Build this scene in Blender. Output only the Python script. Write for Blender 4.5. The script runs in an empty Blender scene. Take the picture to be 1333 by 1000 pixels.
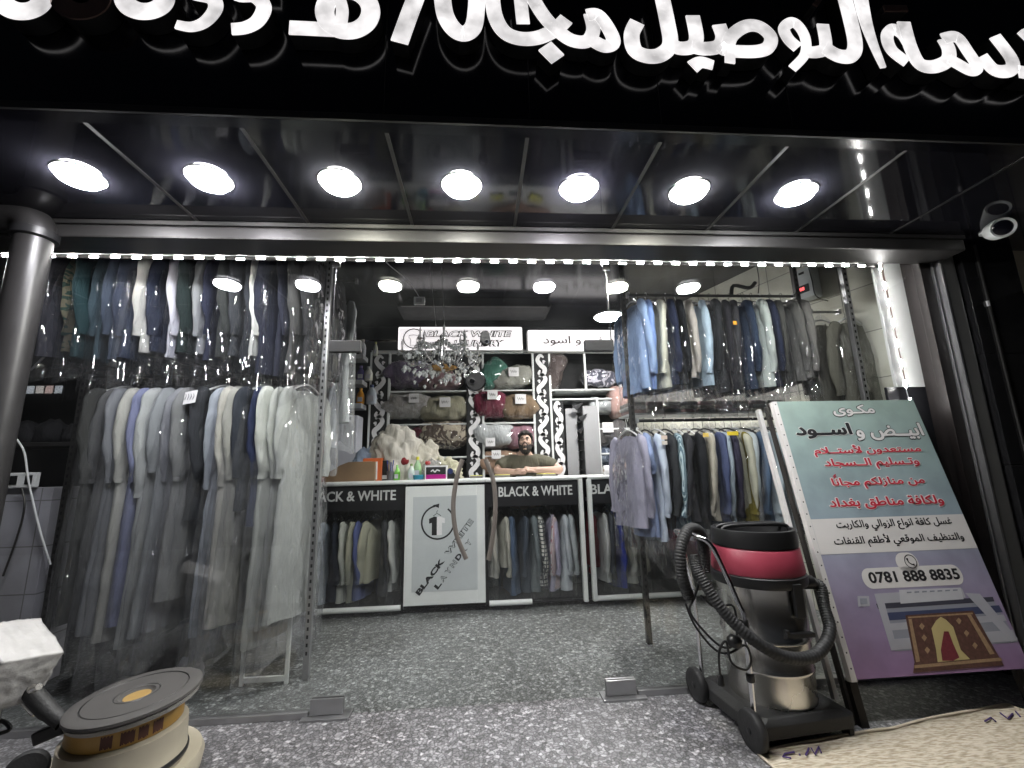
import bpy, bmesh, math, random
from mathutils import Vector, Matrix, noise
R = random.Random(11)
S = bpy.context.scene
COL = S.collection
rad = math.radians

# ------------------------------------------------------------------ camera
PITCH, YAW, ROLL, FPX = rad(10.873), rad(4.452), rad(-1.40), 560.0
CAM = Vector((0, -2.795, 1.35))
FW = Vector((math.sin(YAW)*math.cos(PITCH), math.cos(YAW)*math.cos(PITCH), math.sin(PITCH)))
_r0 = Vector((math.cos(YAW), -math.sin(YAW), 0)); _u0 = _r0.cross(FW)
RI = _r0*math.cos(ROLL) + _u0*math.sin(ROLL)
UP = -_r0*math.sin(ROLL) + _u0*math.cos(ROLL)
cd = bpy.data.cameras.new('camera'); co = bpy.data.objects.new('camera', cd); COL.objects.link(co)
cd.sensor_fit = 'HORIZONTAL'; cd.sensor_width = 36; cd.lens = FPX/1333*36; cd.clip_start = .02; cd.clip_end = 500
m3 = Matrix((RI, UP, -FW)).transposed()
co.matrix_world = Matrix.Translation(CAM) @ m3.to_4x4()
S.camera = co

# ------------------------------------------------------------------ night sky, exposure
W = bpy.data.worlds.new('World'); S.world = W; W.use_nodes = True
wn = W.node_tree.nodes; bgn = wn['Background']
sky = wn.new('ShaderNodeTexSky'); sky.sky_type = 'NISHITA'; sky.sun_disc = False
sky.sun_elevation = rad(-4); sky.sun_rotation = rad(200)
W.node_tree.links.new(sky.outputs[0], bgn.inputs[0]); bgn.inputs[1].default_value = .15
S.view_settings.view_transform = 'Standard'; S.view_settings.look = 'None'
S.view_settings.exposure = 0.15; S.view_settings.gamma = 1
cy = S.cycles
cy.use_denoising = True; cy.max_bounces = 8; cy.transparent_max_bounces = 32
cy.sample_clamp_indirect = 6; cy.caustics_reflective = False; cy.caustics_refractive = False
L_DOWN, L_LED, L_SIGN, L_BACK = 260.0, 400.0, .92, 2.7

def PY(px, py, y):
    d = FW + RI*((px-666.5)/FPX) - UP*((py-500)/FPX); return CAM + d*((y-CAM.y)/d.y)
def PZ(px, py, z):
    d = FW + RI*((px-666.5)/FPX) - UP*((py-500)/FPX); return CAM + d*((z-CAM.z)/d.z)

# ------------------------------------------------------------------ materials
MATS = {}
def newmat(n):
    m = bpy.data.materials.new(n); m.use_nodes = True
    nt = m.node_tree; return m, nt, nt.nodes['Principled BSDF'], nt.nodes['Material Output']
def ND(nt, t, **k):
    n = nt.nodes.new('ShaderNode'+t)
    for a, b in k.items(): setattr(n, a, b)
    return n
def LK(nt, a, b): nt.links.new(a, b)
def mat(name, col, rough=.6, metal=0, var=.12, nscale=9, bump=0, bscale=60, coat=0, spec=.5, aniso=0):
    key = (name, tuple(col), rough, metal)
    if key in MATS: return MATS[key]
    m, nt, p, o = newmat(name)
    tc = ND(nt, 'TexCoord'); no = ND(nt, 'TexNoise'); no.inputs['Scale'].default_value = nscale; no.inputs['Detail'].default_value = 6
    LK(nt, tc.outputs['Object'], no.inputs['Vector'])
    mx = ND(nt, 'MixRGB'); mx.blend_type = 'MIX'
    c = Vector(col[:3])
    mx.inputs[1].default_value = (*(c*(1-var)), 1); mx.inputs[2].default_value = (*(c*(1+var)), 1)
    LK(nt, no.outputs['Fac'], mx.inputs[0]); LK(nt, mx.outputs[0], p.inputs['Base Color'])
    mr = ND(nt, 'MapRange'); mr.inputs[3].default_value = max(.02, rough*.8); mr.inputs[4].default_value = min(1, rough*1.2)
    LK(nt, no.outputs['Fac'], mr.inputs[0]); LK(nt, mr.outputs[0], p.inputs['Roughness'])
    p.inputs['Metallic'].default_value = metal; p.inputs['Specular IOR Level'].default_value = spec
    p.inputs['Coat Weight'].default_value = coat; p.inputs['Coat Roughness'].default_value = .08
    if bump:
        n2 = ND(nt, 'TexNoise'); n2.inputs['Scale'].default_value = bscale; n2.inputs['Detail'].default_value = 4
        LK(nt, tc.outputs['Object'], n2.inputs['Vector'])
        b = ND(nt, 'Bump'); b.inputs['Strength'].default_value = bump; b.inputs['Distance'].default_value = .01
        LK(nt, n2.outputs['Fac'], b.inputs['Height']); LK(nt, b.outputs[0], p.inputs['Normal'])
    MATS[key] = m; return m
def fabric(col, pat=None, c2=(.8, .8, .8), sc=40):
    key = ('fab', tuple(col), pat, tuple(c2), sc)
    if key in MATS: return MATS[key]
    m, nt, p, o = newmat('woven_fabric')
    tc = ND(nt, 'TexCoord'); no = ND(nt, 'TexNoise'); no.inputs['Scale'].default_value = 7; no.inputs['Detail'].default_value = 8
    LK(nt, tc.outputs['Object'], no.inputs['Vector'])
    mx = ND(nt, 'MixRGB'); c = Vector(col[:3])
    mx.inputs[1].default_value = (*(c*.82), 1); mx.inputs[2].default_value = (*(c*1.15), 1)
    LK(nt, no.outputs['Fac'], mx.inputs[0]); out = mx.outputs[0]
    if pat:
        sx = ND(nt, 'SeparateXYZ'); LK(nt, tc.outputs['Object'], sx.inputs[0])
        def band(axis, s, lo):
            mu = ND(nt, 'Math', operation='MULTIPLY'); mu.inputs[1].default_value = s; LK(nt, axis, mu.inputs[0])
            fr = ND(nt, 'Math', operation='FRACT'); LK(nt, mu.outputs[0], fr.inputs[0])
            gt = ND(nt, 'Math', operation='GREATER_THAN'); gt.inputs[1].default_value = lo; LK(nt, fr.outputs[0], gt.inputs[0]); return gt.outputs[0]
        ad = ND(nt, 'Math', operation='ADD'); LK(nt, sx.outputs[0], ad.inputs[0]); LK(nt, sx.outputs[1], ad.inputs[1])
        f = band(ad.outputs[0], sc, .62)
        if pat == 'check':
            g = band(sx.outputs[2], sc, .7); ma = ND(nt, 'Math', operation='MAXIMUM'); LK(nt, f, ma.inputs[0]); LK(nt, g, ma.inputs[1]); f = ma.outputs[0]
        if pat == 'blotch':
            v = ND(nt, 'TexNoise'); v.inputs['Scale'].default_value = sc*.2; v.inputs['Distortion'].default_value = 2.5; LK(nt, tc.outputs['Object'], v.inputs['Vector'])
            gt = ND(nt, 'Math', operation='GREATER_THAN'); gt.inputs[1].default_value = .52; LK(nt, v.outputs['Fac'], gt.inputs[0]); f = gt.outputs[0]
        m2 = ND(nt, 'MixRGB'); LK(nt, f, m2.inputs[0]); LK(nt, out, m2.inputs[1]); m2.inputs[2].default_value = (*c2[:3], 1); out = m2.outputs[0]
    LK(nt, out, p.inputs['Base Color'])
    p.inputs['Roughness'].default_value = .85; p.inputs['Specular IOR Level'].default_value = .25
    p.inputs['Sheen Weight'].default_value = 0
    w = ND(nt, 'TexNoise'); w.inputs['Scale'].default_value = 14; w.inputs['Detail'].default_value = 5; w.inputs['Distortion'].default_value = 1.2
    mp = ND(nt, 'Mapping'); mp.inputs['Scale'].default_value = (1.6, 1.6, .45); LK(nt, tc.outputs['Object'], mp.inputs[0]); LK(nt, mp.outputs[0], w.inputs['Vector'])
    b = ND(nt, 'Bump'); b.inputs['Strength'].default_value = .45; b.inputs['Distance'].default_value = .03
    LK(nt, w.outputs['Fac'], b.inputs['Height']); LK(nt, b.outputs[0], p.inputs['Normal'])
    MATS[key] = m; return m
def emit(name, col, s):
    key = ('em', name, tuple(col), s)
    if key in MATS: return MATS[key]
    m, nt, p, o = newmat(name)
    p.inputs['Base Color'].default_value = (.8, .8, .8, 1); p.inputs['Emission Color'].default_value = (*col, 1); p.inputs['Emission Strength'].default_value = s
    MATS[key] = m; return m
def emit_patchy(name, col, s, lo=.5):
    m, nt, p, o = newmat(name)
    tc = ND(nt, 'TexCoord'); no = ND(nt, 'TexNoise'); no.inputs['Scale'].default_value = 9; no.inputs['Detail'].default_value = 5
    LK(nt, tc.outputs['Object'], no.inputs['Vector'])
    mr = ND(nt, 'MapRange'); mr.inputs[1].default_value = .3; mr.inputs[2].default_value = .65; mr.inputs[3].default_value = s*lo; mr.inputs[4].default_value = s*1.1
    LK(nt, no.outputs['Fac'], mr.inputs[0]); LK(nt, mr.outputs[0], p.inputs['Emission Strength'])
    p.inputs['Base Color'].default_value = (.7, .7, .7, 1); p.inputs['Emission Color'].default_value = (*col, 1)
    return m
def glassmat(name, tint=(.985, .99, .99), mul=1.0, rough=0.0, dirt=.003):
    m, nt, p, o = newmat(name); nt.nodes.remove(p)
    tr = ND(nt, 'BsdfTransparent'); tr.inputs[0].default_value = (*tint, 1)
    gl = ND(nt, 'BsdfGlossy'); gl.inputs['Roughness'].default_value = rough; gl.inputs[0].default_value = (1, 1, 1, 1)
    lw = ND(nt, 'LayerWeight'); lw.inputs[0].default_value = .5
    pw = ND(nt, 'Math', operation='POWER'); pw.inputs[1].default_value = 5; LK(nt, lw.outputs['Facing'], pw.inputs[0])
    mu = ND(nt, 'MapRange'); mu.inputs[3].default_value = .04*mul; mu.inputs[4].default_value = min(1, .9*mul); LK(nt, pw.outputs[0], mu.inputs[0])
    a = ND(nt, 'MixShader'); LK(nt, mu.outputs[0], a.inputs[0]); LK(nt, tr.outputs[0], a.inputs[1]); LK(nt, gl.outputs[0], a.inputs[2])
    df = ND(nt, 'BsdfDiffuse'); df.inputs[0].default_value = (.7, .72, .72, 1)
    tc = ND(nt, 'TexCoord'); no = ND(nt, 'TexNoise'); no.inputs['Scale'].default_value = 2.5; no.inputs['Detail'].default_value = 8
    LK(nt, tc.outputs['Object'], no.inputs['Vector'])
    mr = ND(nt, 'MapRange'); mr.inputs[1].default_value = .4; mr.inputs[2].default_value = .75; mr.inputs[3].default_value = dirt*.4; mr.inputs[4].default_value = dirt*2
    LK(nt, no.outputs['Fac'], mr.inputs[0])
    b = ND(nt, 'MixShader'); LK(nt, mr.outputs[0], b.inputs[0]); LK(nt, a.outputs[0], b.inputs[1]); LK(nt, df.outputs[0], b.inputs[2])
    LK(nt, b.outputs[0], o.inputs[0]); return m
def filmmat(name, haze=.05, gloss=.16, hz=(.8, .82, .84)):
    m, nt, p, o = newmat(name); nt.nodes.remove(p)
    tc = ND(nt, 'TexCoord'); mp = ND(nt, 'Mapping'); mp.inputs['Scale'].default_value = (1, 1, .40); LK(nt, tc.outputs['Object'], mp.inputs[0])
    no = ND(nt, 'TexNoise'); no.inputs['Scale'].default_value = 9; no.inputs['Detail'].default_value = 2; no.inputs['Distortion'].default_value = 1
    LK(nt, mp.outputs[0], no.inputs['Vector'])
    mv = ND(nt, 'MixRGB'); mv.inputs[0].default_value = .06; LK(nt, mp.outputs[0], mv.inputs[1]); LK(nt, no.outputs['Color'], mv.inputs[2])
    vo = ND(nt, 'TexVoronoi'); vo.inputs['Scale'].default_value = 32; LK(nt, mv.outputs[0], vo.inputs['Vector'])
    v2 = ND(nt, 'TexVoronoi'); v2.inputs['Scale'].default_value = 9; LK(nt, mv.outputs[0], v2.inputs['Vector'])
    ad = ND(nt, 'VectorMath', operation='ADD'); LK(nt, vo.outputs['Color'], ad.inputs[0]); LK(nt, v2.outputs['Color'], ad.inputs[1])
    sb = ND(nt, 'VectorMath', operation='SUBTRACT'); sb.inputs[1].default_value = (1, 1, 1); LK(nt, ad.outputs[0], sb.inputs[0])
    sl = ND(nt, 'VectorMath', operation='SCALE'); sl.inputs['Scale'].default_value = .48; LK(nt, sb.outputs[0], sl.inputs[0])
    ge = ND(nt, 'NewGeometry'); a2 = ND(nt, 'VectorMath', operation='ADD'); LK(nt, ge.outputs['Normal'], a2.inputs[0]); LK(nt, sl.outputs[0], a2.inputs[1])
    bu = ND(nt, 'VectorMath', operation='NORMALIZE'); LK(nt, a2.outputs[0], bu.inputs[0])
    tr = ND(nt, 'BsdfTransparent'); tr.inputs[0].default_value = (.97, .97, .98, 1)
    gl = ND(nt, 'BsdfGlossy'); gl.inputs['Roughness'].default_value = .055; LK(nt, bu.outputs[0], gl.inputs['Normal'])
    df = ND(nt, 'BsdfDiffuse'); df.inputs[0].default_value = (.8, .82, .84, 1); LK(nt, bu.outputs[0], df.inputs['Normal'])
    lw = ND(nt, 'LayerWeight'); lw.inputs[0].default_value = .5; LK(nt, bu.outputs[0], lw.inputs['Normal'])
    pw = ND(nt, 'Math', operation='POWER'); pw.inputs[1].default_value = 3; LK(nt, lw.outputs['Facing'], pw.inputs[0])
    mr = ND(nt, 'MapRange'); mr.inputs[3].default_value = gloss*.42; mr.inputs[4].default_value = gloss*3.2; LK(nt, pw.outputs[0], mr.inputs[0])
    a = ND(nt, 'MixShader'); LK(nt, mr.outputs[0], a.inputs[0]); LK(nt, tr.outputs[0], a.inputs[1]); LK(nt, gl.outputs[0], a.inputs[2])
    b = ND(nt, 'MixShader'); b.inputs[0].default_value = haze; LK(nt, a.outputs[0], b.inputs[1]); LK(nt, df.outputs[0], b.inputs[2])
    LK(nt, b.outputs[0], o.inputs[0]); return m
def granite(name, dark=1.0, sc=46, tint=(1, 1, 1)):
    m, nt, p, o = newmat(name)
    tc = ND(nt, 'TexCoord')
    dn = ND(nt, 'TexNoise'); dn.inputs['Scale'].default_value = 30; dn.inputs['Detail'].default_value = 4; LK(nt, tc.outputs['Object'], dn.inputs['Vector'])
    mxv = ND(nt, 'MixRGB'); mxv.inputs[0].default_value = .035; LK(nt, tc.outputs['Object'], mxv.inputs[1]); LK(nt, dn.outputs['Color'], mxv.inputs[2])
    vo = ND(nt, 'TexVoronoi'); vo.inputs['Scale'].default_value = sc; LK(nt, mxv.outputs[0], vo.inputs['Vector'])
    sp = ND(nt, 'SeparateXYZ'); LK(nt, vo.outputs['Color'], sp.inputs[0])
    cr = ND(nt, 'ValToRGB'); e = cr.color_ramp; e.interpolation = 'CONSTANT'
    vals = [(0, .16), (.2, .20), (.42, .25), (.62, .31), (.8, .39), (.93, .50)]
    while len(e.elements) < len(vals): e.elements.new(.5)
    for q, (a, v) in zip(e.elements, vals): q.position = a; q.color = (v*dark*tint[0], v*dark*tint[1], v*dark*tint[2], 1)
    LK(nt, sp.outputs[0], cr.inputs[0])
    v2 = ND(nt, 'TexVoronoi'); v2.inputs['Scale'].default_value = sc*2.6; LK(nt, mxv.outputs[0], v2.inputs['Vector'])
    s2 = ND(nt, 'SeparateXYZ'); LK(nt, v2.outputs['Color'], s2.inputs[0])
    c2 = ND(nt, 'ValToRGB'); c2.color_ramp.elements[0].color = (.3, .3, .3, 1); c2.color_ramp.elements[1].color = (1.3, 1.3, 1.3, 1); LK(nt, s2.outputs[1], c2.inputs[0])
    ve = ND(nt, 'TexVoronoi', feature='DISTANCE_TO_EDGE'); ve.inputs['Scale'].default_value = sc; LK(nt, mxv.outputs[0], ve.inputs['Vector'])
    em_ = ND(nt, 'MapRange'); em_.inputs[1].default_value = .03; em_.inputs[2].default_value = .22; em_.inputs[3].default_value = .45; em_.inputs[4].default_value = 1.05; LK(nt, ve.outputs['Distance'], em_.inputs[0])
    me_ = ND(nt, 'MixRGB', blend_type='MULTIPLY'); me_.inputs[0].default_value = 1; LK(nt, cr.outputs[0], me_.inputs[1]); LK(nt, em_.outputs[0], me_.inputs[2])
    mu = ND(nt, 'MixRGB', blend_type='MULTIPLY'); mu.inputs[0].default_value = .45; LK(nt, me_.outputs[0], mu.inputs[1]); LK(nt, c2.outputs[0], mu.inputs[2])
    bn = ND(nt, 'TexNoise'); bn.inputs['Scale'].default_value = 1.3; bn.inputs['Detail'].default_value = 5; LK(nt, tc.outputs['Object'], bn.inputs['Vector'])
    cb = ND(nt, 'ValToRGB'); cb.color_ramp.elements[0].position = .3; cb.color_ramp.elements[0].color = (.75, .74, .73, 1); cb.color_ramp.elements[1].position = .7; cb.color_ramp.elements[1].color = (1.05, 1.05, 1.05, 1)
    LK(nt, bn.outputs['Fac'], cb.inputs[0])
    m2 = ND(nt, 'MixRGB', blend_type='MULTIPLY'); m2.inputs[0].default_value = 1; LK(nt, mu.outputs[0], m2.inputs[1]); LK(nt, cb.outputs[0], m2.inputs[2])
    LK(nt, m2.outputs[0], p.inputs['Base Color'])
    mr = ND(nt, 'MapRange'); mr.inputs[3].default_value = .2; mr.inputs[4].default_value = .5; LK(nt, bn.outputs['Fac'], mr.inputs[0]); LK(nt, mr.outputs[0], p.inputs['Roughness'])
    return m
def tiles(name, c, grout, sx, sz, axis='X', rough=.25):
    m, nt, p, o = newmat(name)
    tc = ND(nt, 'TexCoord'); s = ND(nt, 'SeparateXYZ'); LK(nt, tc.outputs['Object'], s.inputs[0])
    cb = ND(nt, 'CombineXYZ'); LK(nt, s.outputs[axis], cb.inputs[0]); LK(nt, s.outputs['Z'], cb.inputs[1])
    br = ND(nt, 'TexBrick'); br.offset = 0; br.inputs['Scale'].default_value = 1; br.inputs['Brick Width'].default_value = sx; br.inputs['Row Height'].default_value = sz
    br.inputs['Mortar Size'].default_value = .004; br.inputs['Color1'].default_value = (*c, 1); br.inputs['Color2'].default_value = (*[v*.9 for v in c], 1); br.inputs['Mortar'].default_value = (*grout, 1)
    LK(nt, cb.outputs[0], br.inputs['Vector'])
    no = ND(nt, 'TexNoise'); no.inputs['Scale'].default_value = 4; no.inputs['Detail'].default_value = 8; LK(nt, tc.outputs['Object'], no.inputs['Vector'])
    cr = ND(nt, 'ValToRGB'); cr.color_ramp.elements[0].position = .35; cr.color_ramp.elements[0].color = (.8, .79, .76, 1); cr.color_ramp.elements[1].position = .6; cr.color_ramp.elements[1].color = (1, 1, 1, 1); LK(nt, no.outputs['Fac'], cr.inputs[0])
    mu = ND(nt, 'MixRGB', blend_type='MULTIPLY'); mu.inputs[0].default_value = 1; LK(nt, br.outputs[0], mu.inputs[1]); LK(nt, cr.outputs[0], mu.inputs[2]); LK(nt, mu.outputs[0], p.inputs['Base Color'])
    p.inputs['Roughness'].default_value = rough; return m

M = dict(
    black_gloss=mat('black_gloss_panel', (.006, .006, .010), .13, nscale=2, spec=.55),
    soffit=mat('black_mirror_soffit', (.013, .013, .017), .06, nscale=3, spec=.35),
    black=mat('black_plastic', (.012, .012, .013), .4), blackm=mat('black_matt', (.01, .01, .011), .75),
    rubber=mat('black_rubber', (.018, .018, .019), .6, bump=.2, bscale=90),
    alu=mat('dull_aluminium', (.42, .42, .43), .38, .9, var=.15), beam=mat('weathered_grey_metal', (.055, .053, .052), .42, .6, var=.3, nscale=3), alud=mat('dark_aluminium', (.07, .068, .066), .4, .7),
    chrome=mat('chrome', (.75, .75, .77), .12, 1), steel=mat('brushed_steel', (.80, .78, .74), .27, 1, var=.08, nscale=1.2),
    bronze=mat('brushed_bronze_steel', (.27, .24, .22), .3, .5),
    white=mat('white_paint', (.74, .75, .74), .4, var=.05), whitep=mat('white_upvc', (.72, .74, .73), .3, var=.06), greyw=mat('grey_white_panel', (.52, .55, .56), .35, var=.05),
    paper=mat('white_paper', (.78, .77, .78), .8, var=.04), ink=mat('black_ink', (.012, .012, .014), .6), inkred=mat('red_ink', (.42, .02, .04), .6),
    darkwall=mat('dark_wall', (.015, .015, .018), .35), ceil=mat('black_gloss_ceiling', (.014, .014, .019), .16, spec=.5),
    film=filmmat('clear_plastic_film', .006, .21), filmh=filmmat('cloudy_plastic_film', .16, .3), milk=filmmat('milky_plastic_film', .035, .19), glass=glassmat('shop_glass'), cglass=glassmat('counter_glass', (.97, .98, .98), .8, .01, .004),
    crystal=glassmat('crystal', (.9, .9, .9), 6, .05, .55), gold=mat('amber_glass', (.5, .26, .06), .2, .3),
    led=emit('white_led', (1, .98, .95), L_LED),
    timber=mat('brown_board', (.22, .14, .08), .6, var=.25, nscale=20),
    skin=mat('skin', (.43, .285, .22), .5, var=.1, nscale=14), hair=mat('dark_hair', (.018, .013, .011), .7, bump=.8, bscale=160),
)

# ------------------------------------------------------------------ geometry helpers
class MB:
    def __init__(s): s.v = []; s.f = []
    def add(s, vs, fs):
        n = len(s.v); s.v += [Vector(v) for v in vs]; s.f += [[i+n for i in f] for f in fs]; return s
    def box(s, x0, x1, y0, y1, z0, z1):
        vs = [(x, y, z) for z in (z0, z1) for y in (y0, y1) for x in (x0, x1)]
        return s.add(vs, [(0, 2, 3, 1), (4, 5, 7, 6), (0, 1, 5, 4), (2, 6, 7, 3), (0, 4, 6, 2), (1, 3, 7, 5)])
    def obox(s, c, size, mat3):
        c = Vector(c); h = [a/2 for a in size]
        vs = [c + mat3 @ Vector((x*h[0], y*h[1], z*h[2])) for z in (-1, 1) for y in (-1, 1) for x in (-1, 1)]
        return s.add(vs, [(0, 2, 3, 1), (4, 5, 7, 6), (0, 1, 5, 4), (2, 6, 7, 3), (0, 4, 6, 2), (1, 3, 7, 5)])
    def tube(s, pts, r, seg=10, cap=True, r2=None, ref=None):
        pts = [Vector(p) for p in pts]; n = len(pts); base = len(s.v)
        rr = r if isinstance(r, (list, tuple)) else [r]*n
        q = rr if r2 is None else (r2 if isinstance(r2, (list, tuple)) else [r2]*n)
        t0 = (pts[1]-pts[0]).normalized()
        u = Vector(ref) if ref else (Vector((0, 0, 1)) if abs(t0.z) < .9 else Vector((1, 0, 0)))
        for i, p in enumerate(pts):
            t = (pts[min(i+1, n-1)]-pts[max(i-1, 0)]).normalized()
            u = (u - t*u.dot(t)).normalized(); w = t.cross(u)
            for k in range(seg):
                a = 2*math.pi*k/seg; s.v.append(p + u*(math.cos(a)*rr[i]) + w*(math.sin(a)*q[i]))
        for i in range(n-1):
            for k in range(seg):
                a = base+i*seg+k; b = base+i*seg+(k+1) % seg; s.f.append([a, b, b+seg, a+seg])
        if cap:
            s.f.append([base+k for k in range(seg)][::-1]); s.f.append([base+(n-1)*seg+k for k in range(seg)])
        return s
    def lathe(s, prof, c, seg=32, axis=(0, 0, 1), sy=1.0, cap=True):
        c = Vector(c); z = Vector(axis).normalized(); x = Vector((1, 0, 0)) if abs(z.x) < .9 else Vector((0, 1, 0))
        x = (x - z*x.dot(z)).normalized(); y = z.cross(x); base = len(s.v); n = len(prof)
        for r, h in prof:
            for k in range(seg):
                a = 2*math.pi*k/seg; s.v.append(c + x*(r*math.cos(a)) + y*(r*math.sin(a)*sy) + z*h)
        for i in range(n-1):
            for k in range(seg):
                a = base+i*seg+k; b = base+i*seg+(k+1) % seg; s.f.append([a, b, b+seg, a+seg])
        if cap: s.f.append([base+k for k in range(seg)][::-1]); s.f.append([base+(n-1)*seg+k for k in range(seg)])
        return s
    def prism(s, poly, o, ex, ey, ez, d):
        """2-D polygon in the plane o, ex, ey pushed d along ez"""
        o, ex, ey, ez = map(Vector, (o, ex, ey, ez)); n = len(poly)
        a = [o+ex*x+ey*y for x, y in poly]; b = [p+ez*d for p in a]
        return s.add(a+b, [list(range(n))[::-1], list(range(n, 2*n))] + [[i, (i+1) % n, n+(i+1) % n, n+i] for i in range(n)])
    def ball(s, c, r, seg=12, rings=8):
        c = Vector(c); r = Vector(r) if not isinstance(r, (int, float)) else Vector((r, r, r)); base = len(s.v)
        for i in range(rings+1):
            t = math.pi*i/rings
            for k in range(seg):
                a = 2*math.pi*k/seg; s.v.append(c+Vector((r.x*math.sin(t)*math.cos(a), r.y*math.sin(t)*math.sin(a), r.z*math.cos(t))))
        for i in range(rings):
            for k in range(seg):
                a = base+i*seg+k; b = base+i*seg+(k+1) % seg; s.f.append([a, a+seg, b+seg, b])
        return s
    def build(s, name, m, parent=None, smooth=False, bevel=0, local=False, sub=0):
        me = bpy.data.meshes.new(name); off = Vector((0, 0, 0))
        if parent is not None and not local: off = wloc(parent)
        me.from_pydata([v-off for v in s.v], [], s.f); me.update()
        bm = bmesh.new(); bm.from_mesh(me); bmesh.ops.remove_doubles(bm, verts=bm.verts, dist=1e-6)
        if not local or True: bmesh.ops.recalc_face_normals(bm, faces=bm.faces)
        if bevel: bmesh.ops.bevel(bm, geom=[e for e in bm.edges if e.is_manifold and e.calc_face_angle(0) > .6], offset=bevel, segments=2, affect='EDGES', profile=.6)
        if smooth:
            for f in bm.faces: f.smooth = True
            for e in bm.edges:
                if e.is_manifold and e.calc_face_angle(0) > rad(50): e.smooth = False
        bm.to_mesh(me); bm.free()
        me.materials.append(m)
        o = bpy.data.objects.new(name, me); COL.objects.link(o)
        if parent is not None: o.parent = parent
        if sub:
            d = o.modifiers.new('sub', 'SUBSURF'); d.levels = d.render_levels = sub
        return o
def wloc(o):
    v = Vector(o.location)
    while o.parent is not None: o = o.parent; v += Vector(o.location)
    return v
def tag(o, label, cat, group=None):
    o['label'] = label; o['category'] = cat
    if group: o['group'] = group
    return o
def T(name, label, cat, loc=(0, 0, 0), group=None, rz=0):
    o = bpy.data.objects.new(name, None); COL.objects.link(o); o.location = loc; o.rotation_euler = (0, 0, rz); o.empty_display_size = .1
    return tag(o, label, cat, group)
def struct(o): o['kind'] = 'structure'; return o
def copy_tree(o, parent=None):
    c = o.copy(); COL.objects.link(c)
    if parent is not None: c.parent = parent
    for ch in list(o.children): copy_tree(ch, c)
    return c
def spline(pts, n=6, closed=False):
    P = [Vector(p) if len(p) == 3 else Vector((p[0], p[1], 0)) for p in pts]; out = []; k = len(P)
    for i in range(k if closed else k-1):
        g = (lambda j: P[j % k]) if closed else (lambda j: P[max(0, min(k-1, j))])
        a, b, c, d = g(i-1), g(i), g(i+1), g(i+2)
        for t in range(n):
            t /= n; out.append(.5*((2*b)+(c-a)*t+(2*a-5*b+4*c-d)*t*t+(3*b-a-3*c+d)*t**3))
    if not closed: out.append(P[-1])
    return out
def ribbon(pts, w, closed=False):
    """flat strip polygon quads along 2-D points; w = width or list"""
    n = len(pts); ws = w if isinstance(w, (list, tuple)) else [w]*n; L, Rr = [], []
    for i, p in enumerate(pts):
        a = pts[(i-1) % n] if closed else pts[max(i-1, 0)]; b = pts[(i+1) % n] if closed else pts[min(i+1, n-1)]
        t = Vector((b[0]-a[0], b[1]-a[1])); t = t.normalized() if t.length > 1e-9 else Vector((1, 0)); nn = Vector((-t.y, t.x))
        L.append((p[0]+nn.x*ws[i]/2, p[1]+nn.y*ws[i]/2)); Rr.append((p[0]-nn.x*ws[i]/2, p[1]-nn.y*ws[i]/2))
    return L, Rr
def strip(mb, pts, w, o, ex, ey, ez, d, closed=False):
    o, ex, ey, ez = map(Vector, (o, ex, ey, ez)); L, Rr = ribbon(pts, w, closed); n = len(L)
    g = lambda p, h: o+ex*p[0]+ey*p[1]+ez*h
    vs = [g(p, 0) for p in L]+[g(p, 0) for p in Rr]+[g(p, d) for p in L]+[g(p, d) for p in Rr]; fs = []
    for i in range(n if closed else n-1):
        j = (i+1) % n
        fs += [(i, j, n+j, n+i), (2*n+i, 3*n+i, 3*n+j, 2*n+j), (i, 2*n+i, 2*n+j, j), (n+i, n+j, 3*n+j, 3*n+i)]
    if not closed: fs += [(0, n, 3*n, 2*n), (n-1, 3*n-1, 4*n-1, 2*n-1)]
    mb.add(vs, fs)

# Arabic letter joining with the presentation-form code points
_AR = {}
def _reg(ch, base, n): _AR[ch] = (base, n)
for ch, b, n in [('ء', 0xFE80, 1), ('أ', 0xFE83, 2), ('ا', 0xFE8D, 2), ('ب', 0xFE8F, 4), ('ة', 0xFE93, 2), ('ت', 0xFE95, 4), ('ج', 0xFE9D, 4), ('ح', 0xFEA1, 4), ('خ', 0xFEA5, 4), ('د', 0xFEA9, 2), ('ر', 0xFEAD, 2), ('ز', 0xFEAF, 2), ('س', 0xFEB1, 4), ('ش', 0xFEB5, 4), ('ص', 0xFEB9, 4), ('ض', 0xFEBD, 4), ('ط', 0xFEC1, 4), ('ظ', 0xFEC5, 4), ('ع', 0xFEC9, 4), ('غ', 0xFECD, 4), ('ف', 0xFED1, 4), ('ق', 0xFED5, 4), ('ك', 0xFED9, 4), ('ل', 0xFEDD, 4), ('م', 0xFEE1, 4), ('ن', 0xFEE5, 4), ('ه', 0xFEE9, 4), ('و', 0xFEED, 2), ('ى', 0xFEEF, 2), ('ي', 0xFEF1, 4)]: _reg(ch, b, n)
_AR['\u0640'] = (0x0640, 9)
def ar(s):
    s = s.replace('لأ', '\ue001').replace('لا', '\ue002'); lig = {'\ue001': (0xFEF7, 2), '\ue002': (0xFEFB, 2)}
    info = [_AR.get(c) or lig.get(c) for c in s]; out = []
    for i, c in enumerate(s):
        if info[i] is None: out.append(c); continue
        b, n = info[i]
        pj = i > 0 and info[i-1] and info[i-1][1] >= 4
        nj = i+1 < len(s) and info[i+1] and n >= 4 and info[i+1][1] > 1
        if n == 9: out.append(c)
        elif n == 1: out.append(chr(b))
        else: out.append(chr(b + (3 if pj and nj else 1 if pj else 2 if nj else 0)))
    return ''.join(reversed(out))
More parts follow.
